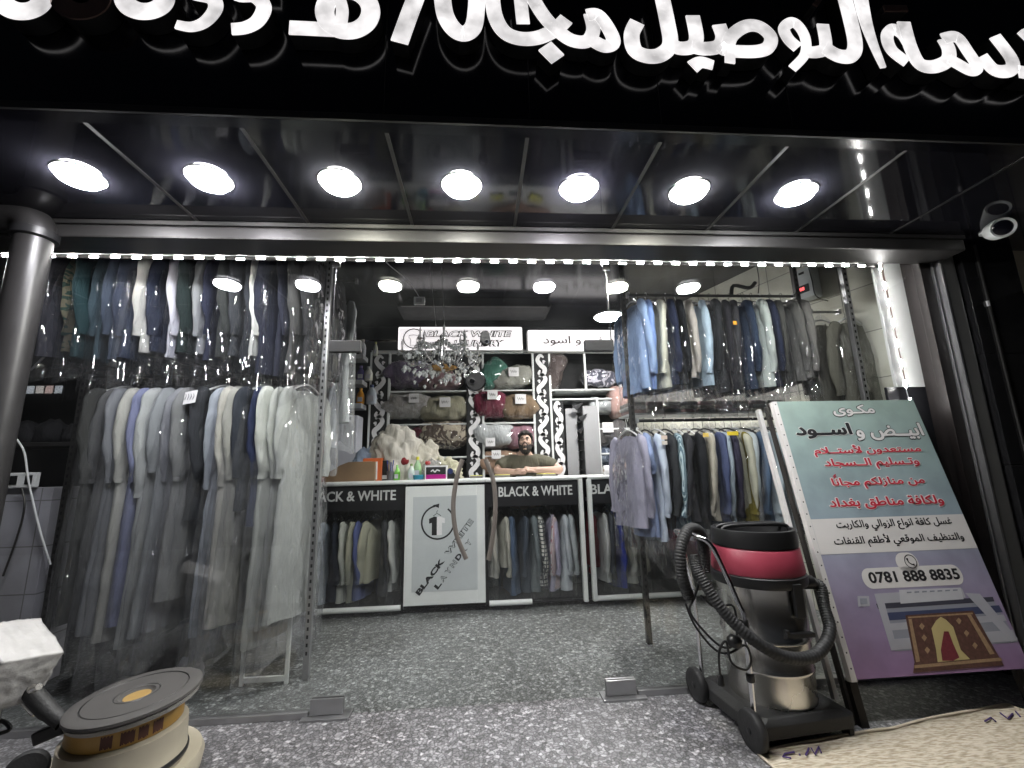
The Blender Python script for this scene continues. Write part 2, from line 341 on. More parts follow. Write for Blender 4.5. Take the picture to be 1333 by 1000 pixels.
def _rawtext(s, bold=0.0, shear=0):
    c = bpy.data.curves.new('txt', 'FONT'); c.body = s; c.size = 1; c.offset = bold; c.extrude = .01; c.shear = shear; c.resolution_u = 3
    t = bpy.data.objects.new('txt', c); COL.objects.link(t); bpy.context.view_layer.update()
    me = bpy.data.meshes.new_from_object(t.evaluated_get(bpy.context.evaluated_depsgraph_get()))
    bpy.data.objects.remove(t); bpy.data.curves.remove(c)
    r = ([v.co.copy() for v in me.vertices], [list(p.vertices) for p in me.polygons]); bpy.data.meshes.remove(me); return r
_GL = {}
def _glyph(ch):
    if ch not in _GL:
        w = lambda q: (lambda v: max(p.x for p in v)-min(p.x for p in v))(_rawtext(q)[0])
        _GL[ch] = (_rawtext(ch) if ch != ' ' else ([], []), w('l'+ch+'l')-w('ll'))
    return _GL[ch]
def text(s, o, ex, ey, ez, w, h, m, parent, name='lettering', bold=0.0, d=.0015, shear=0, inset=0):
    """letters as one mesh, bounding box fitted to w x h with its lower left corner at o"""
    vs, fs = [], []
    if any(ord(c) > 0x600 for c in s):          # joined letters: one glyph at a time, thickened by small shifts
        x = 0; k = 0
        for ch in s:
            (gv, gf), adv = _glyph(ch)
            for i in range(9 if bold else 1):
                dx, dy = (0, 0) if i == 0 else (bold*math.cos(i*math.pi/4), bold*math.sin(i*math.pi/4)); n = len(vs); k += 1
                vs += [Vector((p.x+x+dx, p.y+dy, p.z+(.0004*(k % 23) if p.z > 0 else 0))) for p in gv]; fs += [[a+n for a in f] for f in gf]
            x += adv
    else: vs, fs = _rawtext(s, bold, shear)
    x0, x1 = min(p.x for p in vs), max(p.x for p in vs); y0, y1 = min(p.y for p in vs), max(p.y for p in vs)
    sx = (w-2*inset)/(x1-x0); sy = (h-2*inset)/(y1-y0)
    o, ex, ey, ez = map(Vector, (o, ex, ey, ez)); off = wloc(parent); me = bpy.data.meshes.new(name)
    me.from_pydata([o+ex*(inset+(p.x-x0)*sx)+ey*(inset+(p.y-y0)*sy)+ez*((p.z+.01)/.02*d)-off for p in vs], [], fs); me.update()
    me.materials.append(m); ob = bpy.data.objects.new(name, me); COL.objects.link(ob); ob.parent = parent
    return ob
X, Y, Z3, NY = Vector((1, 0, 0)), Vector((0, 1, 0)), Vector((0, 0, 1)), Vector((0, -1, 0))
# ================================================================== SETTING: ground, room shell, shopfront
ZS, YF, YB = 2.878, -1.10, -.25         # soffit height, fascia face, face of the beam
M['greyd'] = mat('grey_plastic', (.2, .2, .2), .5)
M['asphalt'] = mat('asphalt', (.05, .05, .052), .8, bump=.3, bscale=120)
M['gran_out'] = granite('granite_paving', 1.08, 46, (1, .99, 1.04)); M['gran_in'] = granite('granite_floor', 1.0, 46, (.96, 1.01, 1))
struct(MB().add([(-60, -60, -.012), (60, -60, -.012), (60, 60, -.012), (-60, 60, -.012)], [(0, 1, 2, 3)]).build('ground', M['asphalt']))
struct(MB().box(-9, 9, -6, .012, -.10, 0).build('pavement', M['gran_out']))
struct(MB().box(-3.9, 4.0, .012, 3.6, -.10, .0).build('shop_floor', M['gran_in']))
CZ = 3.42
struct(MB().box(-3.9, 4.2, .0, 3.6, CZ, CZ+.1).build('shop_ceiling', M['ceil']))
tag(MB().box(-3.9, 3.9, 3.4, 3.55, 0, CZ-.002).build('back_wall', M['darkwall']), 'dark back wall of the shop behind the shelving', 'wall')
tag(MB().box(-3.85, -3.72, .05, 3.397, 0, CZ-.002).build('side_wall', M['darkwall']), 'dark side wall behind the left clothes racks', 'wall')
M['wtile'] = tiles('pale_wall_tiles', (.70, .70, .61), (.3, .3, .28), .62, .40, 'Y')
def wallx(y): return 3.455 - .336*y
tag(MB().prism([(wallx(.02), .02), (4.0, .02), (4.0, 3.397), (wallx(3.397), 3.397)], (0, 0, 0), X, Y, Z3, CZ-.002).build('tiled_wall', M['wtile']),
    'pale cream tiled wall at the right end of the shop', 'wall')

# fascia with the raised letters
fs = T('fascia_sign', 'black fascia board with big white lit Arabic letters above the shopfront', 'sign', (0, YF, ZS))
MB().box(-5.2, 5.2, YF, YF+.06, ZS-.012, 4.45).build('fascia_panel', M['black_gloss'], fs)
MB().box(-5.2, 5.2, YF-.012, YF-.001, ZS-.012, ZS+.022).build('edge_trim', M['alud'], fs)
for px in (499, 690, 861, 1031): 
    x = PY(px, 160, YF).x; MB().box(x-.002, x+.002, YF-.0012, YF, ZS+.024, 4.44).build('panel_joint', M['blackm'], fs)
LET = emit_patchy('lit_acrylic_letter', (1, .97, .97), L_SIGN); LETD = mat('unlit_acrylic_letter', (.16, .10, .085), .4)
YL = YF-.07
def L2(px, py): p = PY(px, py, YL); return (p.x, p.z)
def letter(name, strokes, m=LET, lab=None):
    mb = MB(); side = MB()
    for k, (pts, w, closed) in enumerate(strokes):
        c = spline([L2(*p) for p in pts], 7, closed); n = len(c)
        ws = [w]*n if not isinstance(w, tuple) else [w[0]+(w[1]-w[0])*i/(n-1) for i in range(n)]
        ws = [a*.0041 for a in ws]
        strip(mb, [(p.x, p.y) for p in c], ws, (0, YL-.0012*k, 0), X, Z3, NY, .006, closed)
        strip(side, [(p.x, p.y) for p in c], [a*.96 for a in ws], (0, YL-.0012*k+.002, 0), X, Z3, Y, .066, closed)
    o = mb.build(name, m, fs); side.build('letter_return', M['black'], o)
    if lab: o['label'] = lab
def ell(cx, cy_, rx, ry, n=10): return [(cx+rx*math.cos(2*math.pi*i/n), cy_+ry*math.sin(2*math.pi*i/n)) for i in range(n)]
def eight(cx, **k): letter('letter', [(ell(cx, -1, 26, 17), 20, True), (ell(cx-4, -38, 20, 15), 16, True)], **k)
eight(30); eight(106, m=LETD, lab='brown unlit numeral'); eight(189)
letter('letter', [([(228, -38), (262, -36), (272, -24), (252, -10), (276, -2), (281, 12), (268, 29), (250, 36), (230, 33)], (22, 10), False)])
letter('letter', [([(348, -40), (312, -38), (309, -8), (332, -4), (344, 10), (336, 28), (320, 37), (302, 39)], (18, 14), False)])
letter('letter', [([(377, 37), (400, 38), (440, 40), (466, 40)], 17, False), (ell(453, 16, 30, 26), 20, True), ([(441, -4), (446, 14), (444, 34)], 13, False)])
letter('letter', [([(520, 56), (533, 20), (546, -14)], 19, False)])
letter('letter', [([(575, -14), (579, 18), (590, 38), (604, 45), (616, 36), (620, 14), (621, -14)], 19, False)])
letter('letter', [([(640, -14), (644, 20), (656, 42), (676, 51), (700, 50), (722, 40), (737, 26)], 17, False), ([(676, -14), (679, 14), (681, 32)], 15, False),
                  ([(688, -10), (706, 20), (724, 40), (744, 54), (764, 55), (772, 40), (768, 20)], 16, False), ([(764, 22), (778, 22), (792, 40), (798, 57), (786, 62), (770, 54)], 16, False)])
letter('letter_dot', [([(709, 61), (726, 78)], 19, False)])
letter('letter', [([(829, 30), (822, 46), (826, 66), (842, 74), (860, 72), (872, 58), (868, 28), (859, -14)], 18, False),
                  ([(872, 58), (884, 64), (900, 62), (906, 50), (901, 22)], 17, False), ([(900, 62), (916, 65), (934, 62), (940, 50), (935, 34)], 17, False),
                  ([(936, 62), (944, 66), (952, 48), (970, 36), (988, 37), (1002, 50), (998, 64), (980, 69), (944, 68)], 16, False), ([(949, 68), (949, 84)], 12, False)])
letter('letter_dot', [([(901, 88), (912, 82), (928, 86)], (17, 12), False)])
letter('letter', [([(1038, 63), (1026, 52), (1020, 38), (1030, 30), (1040, 36), (1048, 52), (1047, 72), (1031, 90)], (15, 11), False),
                  ([(1046, 68), (1062, 69), (1074, 62), (1070, 33)], 15, False), ([(1072, 64), (1090, 74), (1106, 74), (1112, 60), (1106, 28), (1095, -14)], 18, False)])
letter('letter', [([(1117, -14), (1126, 28), (1136, 58), (1149, 89)], (20, 7), False)])
letter('letter', [([(1180, 82), (1160, 66), (1154, 48), (1162, 39), (1174, 46), (1182, 58)], 15, False), ([(1175, 30), (1184, 62), (1196, 84), (1214, 88), (1232, 80), (1234, 66), (1227, 52)], 17, False),
                  ([(1226, 52), (1244, 50), (1258, 68), (1270, 88), (1262, 93), (1244, 84), (1234, 78)], 15, False)])
letter('letter', [([(1277, 74), (1294, 92), (1314, 92), (1316, 78), (1294, 48)], 17, False)])
letter('letter', [([(1325, 94), (1350, 96), (1372, 84), (1368, 62), (1340, 46), (1330, 50)], 17, False)])
letter('letter_dot', [([(1060, 2), (1066, 6)], 12, False)], m=LETD, lab='dark unlit dots'); letter('letter_dot', [([(1150, 12), (1180, 12)], 9, False)], m=LETD, lab='dark unlit dots')

# soffit of black mirror panels with the downlights
sf = T('canopy_soffit', 'black mirror canopy ceiling over the pavement with thin joints', 'canopy', (0, YB, ZS))
jx = [-5.2, -3.4] + [.5*(PZ(*a, ZS).x+PZ(*b, ZS).x) for a, b in (((120, 168), (197, 234)), ((320, 172), (399, 288)), ((503, 175), (537, 292)), ((686, 180), (670, 295)), ((858, 185), (800, 295)), ((1022, 190), (926, 296)), ((1177, 195), (1044, 298)))] + [2.86, 5.2]
for a, b in zip(jx, jx[1:]): MB().box(a+.003, b-.003, YF+.062, -.02, ZS, ZS+.03).build('soffit_panel', M['soffit'], sf)
for a in jx[1:-1]: MB().box(a-.009, a+.009, YF+.062, YB, ZS-.003, ZS-.0005).build('joint_strip', M['alud'], sf)
M['lamp'] = [emit('downlight_lens', c, L_DOWN) for c in ((.97, .96, 1), (.95, .94, 1), (1, 1, .86), (1, 1, .92), (.93, .91, 1), (1, 1, .88), (.96, .97, 1))]
DLX = [PZ(px, py, ZS) for px, py in ((103, 228), (274, 234), (445, 242), (601, 241), (753, 246), (898, 247), (1037, 251))]
DLAB = ['leftmost round downlight in the canopy, above the black pipe', 'second round downlight from the left in the canopy ceiling', 'third canopy downlight from the left, glowing slightly yellow',
        'middle round canopy downlight, fourth from the left', 'violet tinted canopy downlight, fifth from the left', 'sixth canopy downlight from the left, slightly yellow', 'rightmost round downlight in the canopy, above the poster']
for i, p in enumerate(DLX):
    d = T('downlight', DLAB[i], 'downlight', (p.x, -.665, ZS), 'round downlights in the canopy')
    MB().lathe([(.094, -.006), (.108, -.006), (.112, -.001), (.094, -.0005)], d.location, 40, (0, 0, 1), 1, False).build('trim_ring', M['white'], d, smooth=True)
    MB().lathe([(.092, -.005), (.091, -.020), (.085, -.029), (.06, -.034), (.001, -.036)], d.location, 40).build('lens', M['lamp'][i], d, smooth=True)

# steel beam, posts and stone at the right
bz = PY(615, 316, YB).z
bm_ = T('head_beam', 'long grey metal beam across the top of the shop glass', 'beam', (0, YB, bz))
MB().box(-3.9, 3.42, YB, -.03, bz, ZS-.03).build('beam_face', M['beam'], bm_, bevel=.012)
MB().box(-3.9, 3.42, YB-.012, YB+.02, ZS-.029, ZS-.004).build('beam_cap', M['alud'], bm_)
MB().box(-3.9, 3.42, -.029, .10, 2.86, 2.99).build('beam_rear', M['alud'], bm_)
pf = T('door_frame_post', 'dark brown metal frame post at the right edge of the glass', 'post', (3.33, 0, 0))
MB().box(3.275, 3.36, -.05, .09, 0, 2.858).build('post_body', mat('dark_brown_metal', (.012, .009, .009), .45, .4), pf, bevel=.004)
MB().box(3.361, 3.373, -.058, .02, 0, 2.858).build('bright_edge', M['alu'], pf)
p2 = T('cladding_post', 'grey aluminium clad post with rounded top beside the stone column', 'post', (3.45, -.02, 0))
MB().box(3.40, 3.52, -.09, .05, 0, 2.87).build('post_body', mat('grey_aluminium_sheet', (.17, .17, .165), .45, .5), p2, bevel=.02)
MB().box(3.386, 3.397, -.098, .02, 0, 2.87).build('bright_edge', M['alu'], p2)
M['marble'] = mat('polished_black_granite', (.012, .012, .013), .12, var=.5, nscale=14, spec=.5)
sc_ = T('stone_column', 'polished black granite column right of the shopfront', 'column', (3.9, -.1, 0))
for k, (a, b) in enumerate(((0, .62), (.623, 1.28), (1.283, 2.05), (2.053, 2.876))): MB().box(3.54, 3.97, -.12, .3, a, b).build('stone_slab', M['marble'], sc_, bevel=.003)
MB().box(3.655, 3.668, -.132, -.121, 0, 2.876).build('metal_strip', M['alud'], sc_)
MB().box(3.645, 3.66, -.133, -.122, 2.40, 2.44).build('white_tag', M['paper'], sc_)
M['btile'] = tiles('beige_wall_tiles', (.68, .62, .50), (.2, .19, .17), .6, .42, 'X', .4)
tag(MB().box(3.971, 8, -.05, .3, 0, 3.3).build('neighbour_wall', M['btile']), 'beige tiled wall of the neighbouring building at the far right', 'wall')
tag(MB().box(4.3, 8, -1.3, -.051, 2.62, 2.876).build('neighbour_canopy', M['blackm']), 'dark underside of canopy over the beige wall', 'canopy')
tag(MB().box(-8, -3.905, -.05, .3, 0, 3.3).build('plastered_wall', mat('grey_render', (.16, .16, .17), .7)), 'grey wall left of the shopfront behind the black pipe', 'wall')

# glazing
def pane(name, x0, x1, z0, z1, label, cat, y=0): 
    return tag(MB().box(x0, x1, y-.005, y+.005, z0, z1).build(name, M['glass']), label, cat)
pane('fixed_glass', -3.75, -.968, .035, 2.855, 'tall fixed glass pane in front of the left clothes racks', 'window')
pane('fixed_glass', .918, 3.272, .035, 2.855, 'tall fixed glass pane in front of the right clothes racks', 'window')
pane('transom_glass', -.960, .910, 2.192, 2.855, 'clear glass transom over the double glass door', 'window')
for sx, lab in ((0, 'left leaf of the glass door with curved steel handle'), (1, 'right leaf of the glass door with curved steel handle')):
    x0, x1 = ((-.960, -.027), (-.021, .910))[sx]
    d = T('glass_door', lab, 'door', (x0 if sx == 0 else x1, 0, 0), 'glass door leaves')
    MB().box(x0, x1, -.005, .005, .014, 2.182).build('door_pane', M['glass'], d)
    cx = x0+.09 if sx == 0 else x1-.09
    MB().box(cx-.10, cx+.10, -.022, -.006, 2.11, 2.186).add(MB().box(cx-.10, cx+.10, .006, .022, 2.11, 2.186).v, MB().box(0, 1, 0, 1, 0, 1).f).build('top_patch', M['black'], d, bevel=.003)
    MB().box(cx-.09, cx+.09, -.020, -.0055, .016, .095).add(MB().box(cx-.09, cx+.09, .0055, .020, .016, .095).v, MB().box(0, 1, 0, 1, 0, 1).f).build('bottom_patch', M['alu'], d, bevel=.003)
    hp = [(602, 598), (594, 625), (590, 660), (594, 695), (607, 728)] if sx == 0 else [(632, 598), (642, 625), (645, 660), (642, 695), (636, 729)]
    mb = MB(); pts = []
    for p in hp: q = PY(*p, -.05); pts.append((q.x, -.05, q.z))
    mb.tube(spline(pts, 6), .0075, 8, r2=.014, ref=(0, 1, 0)); mb2 = MB()
    for k in (1, 3): mb2.tube([(pts[k][0], -.045, pts[k][2]), (pts[k][0], -.006, pts[k][2])], .008, 8)
    hd = mb.build('door_handle', M['bronze'], d, smooth=True); mb2.build('standoff', M['chrome'], hd, smooth=True)
for x, lab in ((-.955, 'small chrome glass clamp at the head of the left door'), (.905, 'small chrome glass clamp at the head of the right door')):
    c = T('glass_clamp', lab, 'clamp', (x, 0, 2.72), 'chrome clamps on the transom')
    MB().box(x-.028, x+.028, -.02, -.006, 2.70, 2.74).build('clamp_plate', M['chrome'], c, bevel=.003)
    MB().tube([(x, -.013, 2.70), (x, -.013, 2.19)], .004, 6).build('tie_rod', M['chrome'], c)
for x0, x1, lab in ((-3.75, -.968, 'worn aluminium floor channel under the left glass pane'), (.918, 3.272, 'worn aluminium floor channel under the right glass pane')):
    tag(MB().box(x0, x1, -.022, .022, .0, .034).build('floor_channel', M['alu'], bevel=.004), lab, 'channel', 'floor channels of the fixed glass')
for x, lab in ((-.87, 'steel floor plate under the left glass door'), (.83, 'steel floor plate under the right glass door, nearest the vacuum')):
    tag(MB().box(x-.13, x+.13, -.06, .05, .0, .012).build('pivot_plate', M['alu'], bevel=.003), lab, 'plate', 'floor pivot plates')
lk = PY(619, 497, -.012)
k = T('round_door_lock', 'round black lock disc with silver rim on the door seam', 'lock', lk)
MB().lathe([(.001, .016), (.058, .016), (.062, .004), (.062, 0)], lk, 36, (0, -1, 0)).build('lock_disc', M['black'], k, smooth=True)
MB().lathe([(.062, .0), (.068, .0), (.068, .01), (.063, .012)], lk, 36, (0, -1, 0), 1, False).build('rim', M['chrome'], k, smooth=True)
MB().lathe([(.001, .024), (.016, .024), (.02, .0165)], lk+Vector((-.022, 0, .0)), 20, (0, -1, 0)).build('key_cylinder', M['chrome'], k, smooth=True)
lk = PY(632, 441, -.012)
k = T('door_stop', 'oval black stop block with silver bolt at the door head', 'door stop', lk)
MB().lathe([(.001, .026), (.03, .026), (.036, .012), (.036, 0)], lk, 28, (0, -1, 0), 1.5).build('stop_body', M['black'], k, smooth=True)
MB().lathe([(.001, .034), (.012, .034), (.016, .026)], lk+Vector((.006, 0, -.028)), 18, (0, -1, 0)).build('bolt', M['chrome'], k, smooth=True)

# LED strings behind the glass
ls = T('led_string', 'string of white LED modules along the top of the glass', 'led strip', (0, .06, 2.79))
MB().box(-3.7, 3.10, .085, .093, 2.797, 2.858).build('backing_strip', M['alud'], ls)
MB().tube(spline([(-3.7+.3*i, .058, 2.812+.004*math.sin(i*2.1)) for i in range(23)], 3), .0025, 5).build('wire', M['white'], ls)
def module(parent, c, along, side):
    b = MB().obox(c+Vector((0, .006, 0)), (.05, .005, .012), Matrix((along, Y, side)).transposed()).build('module_base', M['greyd'], parent)
    q = MB()
    for k in (-1, 0, 1): q.obox(c+along*(.02*k), (.0095, .005, .0095), Matrix((along, Y, side)).transposed())
    q.build('led_chip', M['led'], b)
x = -3.62
while x < 3.02: module(ls, Vector((x, .055, 2.79+R.uniform(-.003, .003))), X, Z3); x += .1335
lv = T('led_string', 'vertical string of white LED modules on the white jamb panel', 'led strip', (3.06, .06, 1.8))
pv = [PY(px, py, .06) for px, py in ((1146, 347), (1152, 372), (1157, 394), (1163, 420), (1168, 447), (1173, 473), (1179, 500), (1185, 523))]
MB().tube([p+Vector((0, .006, 0)) for p in pv], .0025, 5).build('wire', M['white'], lv)
for p in pv: module(lv, p, (Z3+X*.03).normalized(), (X-Z3*.03).normalized())
ll = T('led_string', 'short LED string running back along the left side near the pipe', 'led strip', (-3.2, .2, 2.8))
for i in range(7): module(ll, Vector((-3.10-.0*i, .18+.1*i, 2.80)), Y, Z3)
MB().tube([(-3.1, .15, 2.806), (-3.1, .85, 2.806)], .0025, 5).build('wire', M['white'], ll)
jp = T('jamb_panel', 'glossy white panel inside the right edge of the glass', 'panel', (3.15, .12, 1.85))
MB().box(3.07, 3.405, .11, .13, 1.86, 2.855).build('upper_sheet', M['white'], jp); MB().box(2.99, 3.405, .11, .13, 0, 1.858).build('lower_sheet', M['darkwall'], jp)
MB().box(3.135, 3.143, .10, .1095, 1.86, 2.855).build('edge_bead', mat('copper_bead', (.35, .25, .22), .35, .8), jp)
# ================================================================== RACKS AND GARMENTS
def slotted_post(x, y, z1, label, m='alu'):
    t = T('rack_post', label, 'post', (x, y, 0), 'slotted clothes rack posts')
    MB().box(x-.02, x+.02, y-.02, y+.02, 0, z1).build('post_body', M[m], t, bevel=.004)
    s = MB(); z = .15
    while z < z1-.05: s.box(x-.006, x+.006, y-.0225, y-.0202, z, z+.022); z += .05
    s.build('slots', M['blackm'], t)
slotted_post(-1.165, .47, 3.2, 'slotted metal post of the left rack beside the glass door')
slotted_post(-2.86, .5, 3.2, 'slotted metal post in the middle of the left racks', 'alud')
slotted_post(-3.29, .5, 3.2, 'slotted metal post nearest the black pipe')
slotted_post(1.275, .715, 3.2, 'dark slotted post of the right rack beside the glass door', 'alud')
slotted_post(2.895, .70, 3.4, 'slotted metal post between the right racks and the taupe jacket', 'alud')
slotted_post(3.05, .36, 3.4, 'slotted shiny post in front of the taupe jacket')
def railo(x0, x1, y, z, label, m='black', r=.013):
    t = T('clothes_rail', label, 'clothes rail', (x0, y, z), 'clothes rails')
    MB().tube([(x0, y, z), (x1, y, z)], r, 10).build('rail_tube', M[m], t, smooth=True)
    MB().box(x0-.004, x0+.02, y-.02, y+.02, z-.02, z+.02).build('bracket', M['alu'], t); MB().box(x1-.02, x1+.004, y-.02, y+.02, z-.02, z+.02).build('bracket', M['alu'], t)
railo(-3.26, -1.19, .5, 3.06, 'upper rail of the left clothes racks', 'alu'); railo(-2.83, -1.19, .5, 2.065, 'black lower rail of the left clothes racks')
railo(1.30, 2.87, .7, 2.81, 'upper rail of the right clothes racks', 'alud'); railo(1.30, 2.87, .7, 1.70, 'black lower rail of the right clothes racks')
railo(2.92, 3.2, .62, 2.63, 'short bright bar holding the taupe jacket', 'alu', .011)

def garment(x, y, z, L, fab, kind, label, group, yaw=0, film=True, slen=.56, hw=.215, th=.036, sleeve=True, rng=R, tagp=False, film_m='film', short=False, badge=None):
    """root at the rail; hangs down local -z, its edge (sleeve) towards local -y"""
    t = T(kind, label, {'thobe': 'thobe', 'suit_jacket': 'jacket', 'shirt': 'shirt', 'trousers': 'trousers', 'coat': 'coat'}[kind], (x, y, z), group, yaw)
    ph = [rng.uniform(0, 6.3) for _ in range(6)]
    mb = MB().tube(spline([(0, 0, -.075), (.0, .0, -.03), (0, .012, .012), (0, -.012, .022), (0, -.022, -.002)], 4), .0022, 6)
    mb.tube(spline([(0, -.2, -.15), (0, -.1, -.10), (0, 0, -.075), (0, .1, -.10), (0, .2, -.15)], 3), .007, 6); mb.build('hanger', M['black'] if rng.random() < .6 else M['white'], t, smooth=True, local=True)
    nu, nv = 30, 16; flare = {'thobe': .05, 'coat': .04, 'suit_jacket': .02, 'shirt': .02, 'trousers': -.06}[kind]
    vs, fs = [], []
    for j in range(nv+1):
        v = j/nv; w = hw + flare*v; a = (.010 + (th-.010)*min(1, v*5))*(1+.25*v)
        for i in range(nu):
            th_ = 2*math.pi*i/nu; c, s = math.cos(th_), math.sin(th_)
            yy = math.copysign(abs(c)**.7, c)*w; xx = math.copysign(abs(s)**.8, s)*a
            xx *= 1+.35*v*math.sin(9*th_*.5+ph[0])
            xx += .016*v**.8*math.sin(14*yy+ph[1]) + .010*v*math.sin(31*yy+ph[2]+2*v)
            yy += .012*math.sin(5*v+ph[3])*v
            zt = -.095-.085*(abs(yy)/.21)**1.3
            if abs(c) < .35: zt -= .02
            zz = zt + (-L-zt)*v + (.012*math.sin(6*yy+ph[4]) if j == nv else 0)
            q_ = Vector((xx, yy, zz)); xx += .014*noise.noise(q_*11+Vector((ph[2], ph[3], 0)))*min(1, v*3)
            vs.append((xx, yy, zz))
    for j in range(nv):
        for i in range(nu):
            a = j*nu+i; b = j*nu+(i+1) % nu; fs.append((a, b, b+nu, a+nu))
    fs.append(list(range(nu))[::-1])
    MB().add(vs, fs).build('body', fab, t, smooth=True, local=True)
    if sleeve:
        for sg in (-1, 1):
            dx = rng.uniform(-.03, .03); sl = slen*(.42 if short else 1); pts = [(0, sg*.17, -.15), (.004, sg*.215, -.175), (dx*.3, sg*.245, -.25), (dx, sg*.25, -.2-sl*.5), (dx*1.5+.01, sg*.225, -.18-sl*.85), (dx*1.6, sg*.21, -.18-sl)]
            c = spline(pts, 5); n = len(c); r1 = [(.030+.030*min(1, i/5))*(1-.30*i/n)*(1+.035*math.sin(i*1.1+ph[5])) for i in range(n)]; r2 = [q*(.55+.05*math.sin(i*.5+ph[4])) for i, q in enumerate(r1)]
            if short: r1 = [q*1.25 for q in r1]
            r1[0] *= .5; r2[0] *= .5
            mb = MB().tube(c, r1, 16, True, r2, (0, 1, 0))
            for q in mb.v: q += Vector((noise.noise(Vector((q.x*20+ph[0], q.y*20, q.z*8))), noise.noise(Vector((q.x*18, q.y*18+ph[1], q.z*9))), 0))*.013
            so = mb.build('sleeve', fab, t, smooth=True, local=True)
            if kind in ('shirt', 'thobe') and not short:
                e = c[-1]; MB().tube([c[-3]+(e-c[-3])*.45, e-Vector((0, 0, .012))], r1[-1]*1.08, 12, True, r2[-1]*1.1, (0, 1, 0)).build('cuff', fab, so, smooth=True, local=True)
    if film:
        nu, nv = 26, 14; vs, fs = [], []; Lb = L+rng.uniform(.05, .12)
        for j in range(nv+1):
            v = j/nv; g = min(1, .12+v*7); w = (hw+flare*v+.055)*g; a = .012+(th+.026)*g*min(1, .25+v*2.5)
            for i in range(nu):
                th_ = 2*math.pi*i/nu; c, s = math.cos(th_), math.sin(th_)
                p = Vector((math.copysign(abs(s)**.8, s)*a, math.copysign(abs(c)**.7, c)*w, 0))
                k = noise.noise(Vector((p.x*20+ph[0], p.y*9+ph[1], v*7+ph[2])))*.016*min(1, v*4)
                p.x += k + .014*v*math.sin(14*p.y+ph[1]); p.y += k*.8
                p.z = -.03-.11*(abs(p.y)/.25)**1.2*min(1, v*6+.2) + (-Lb+.03)*v + (.03*noise.noise(Vector((i*.8, ph[3], 0))) if j == nv else 0)
                vs.append(p)
        for j in range(nv):
            for i in range(nu):
                a = j*nu+i; b = j*nu+(i+1) % nu; fs.append((a, b, b+nu, a+nu))
        MB().add(vs, fs).build('plastic_bag', M[film_m], t, smooth=True, local=True)
    if badge:
        for k_, (bz_, bw_, bc_) in enumerate(badge): MB().obox((.0, -.318, bz_), (bw_, .004, .03), Matrix.Identity(3)).build('badge', mat('badge_colour', bc_, .5), t, bevel=.0015, local=True)
    if tagp:
        mb = MB(); mb.add([(-.05, -.30, -.17), (.055, -.31, -.16), (.05, -.315, -.245), (-.055, -.305, -.255)], [(0, 1, 2, 3)])
        p = mb.build('paper_tag', M['paper'], t, local=True)
        q = MB()
        for k in range(4):
            u = -.035+.02*k; q.tube([(u, -.3095, -.185), (u+.008, -.312, -.2), (u-.002, -.3125, -.225)], .0016, 4)
        q.build('handwriting', M['ink'], p, local=True)
    return t
ORD = ['first', 'second', 'third', 'fourth', 'fifth', 'sixth', 'seventh', 'eighth', 'ninth', 'tenth', 'eleventh', 'twelfth', 'thirteenth', 'fourteenth', 'fifteenth', 'sixteenth', 'seventeenth', 'eighteenth', 'nineteenth', 'twentieth']
def rackful(items, y, z, ymid, where, group, dl=0, ya=0, km=None):
    for i, it in enumerate(items):
        px, col, cn, kind, L = it[:5]; L += dl; kw = dict(it[5]) if len(it) > 5 else {}
        x = PY(px, ymid, y-.15).x
        fab = kw.pop('fab', None) or fabric(col); lab = kw.pop('lab', None)
        if km: kw.update({k_: v_ for k_, v_ in km.items() if k_ not in kw})
        words = {'thobe': 'thobe', 'suit_jacket': 'jacket', 'shirt': 'shirt', 'trousers': 'trousers', 'coat': 'coat'}[kind]
        label = lab or f"{cn} {words}, {ORD[i]} from the left on the {where}"
        garment(x, y+R.uniform(-.03, .03), z, L, fab, kind, label, group, yaw=ya+R.uniform(-.09, .09), **kw)
NAVY, BLK, CHAR, CREAM, GREY, LG = (.015, .02, .045), (.010, .011, .014), (.03, .032, .036), (.52, .51, .46), (.17, .175, .18), (.36, .37, .37)
rackful([
    (88, (.03, .03, .04), 'dark plum grey', 'coat', .82), (106, (.10, .10, .05), 'olive patterned', 'suit_jacket', .78, dict(fab=fabric((.14, .13, .09), 'blotch', (.03, .06, .05), 40))),
    (124, (.012, .032, .038), 'dark teal', 'suit_jacket', .82), (146, (.05, .08, .10), 'slate teal', 'coat', .84), (168, (.045, .06, .09), 'steel blue', 'suit_jacket', .86),
    (186, (.035, .045, .075), 'dull blue', 'shirt', .83), (205, (.50, .50, .47), 'cream white', 'shirt', .80), (220, (.020, .026, .050), 'deep blue', 'suit_jacket', .80),
    (237, (.58, .58, .64), 'lilac white', 'shirt', .83), (254, (.010, .018, .018), 'bottle green', 'suit_jacket', .80), (269, (.27, .28, .29), 'light grey', 'shirt', .82),
    (285, (.018, .021, .042), 'indigo', 'suit_jacket', .86), (303, (.03, .033, .033), 'olive grey', 'suit_jacket', .84), (318, (.035, .038, .045), 'charcoal', 'suit_jacket', .84),
    (332, (.03, .033, .042), 'ash blue', 'suit_jacket', .86), (347, (.56, .57, .54), 'off white', 'shirt', .83), (362, (.012, .014, .03), 'navy', 'coat', .97),
    (378, (.018, .02, .035), 'midnight navy', 'coat', .98, dict(film=False)), (394, (.055, .055, .056), 'mid grey', 'coat', .96), (410, (.022, .022, .025), 'dark grey', 'coat', .93)],
    .5, 3.06, 415, 'upper left rack', 'garments on the upper left rack', .07, -.15)
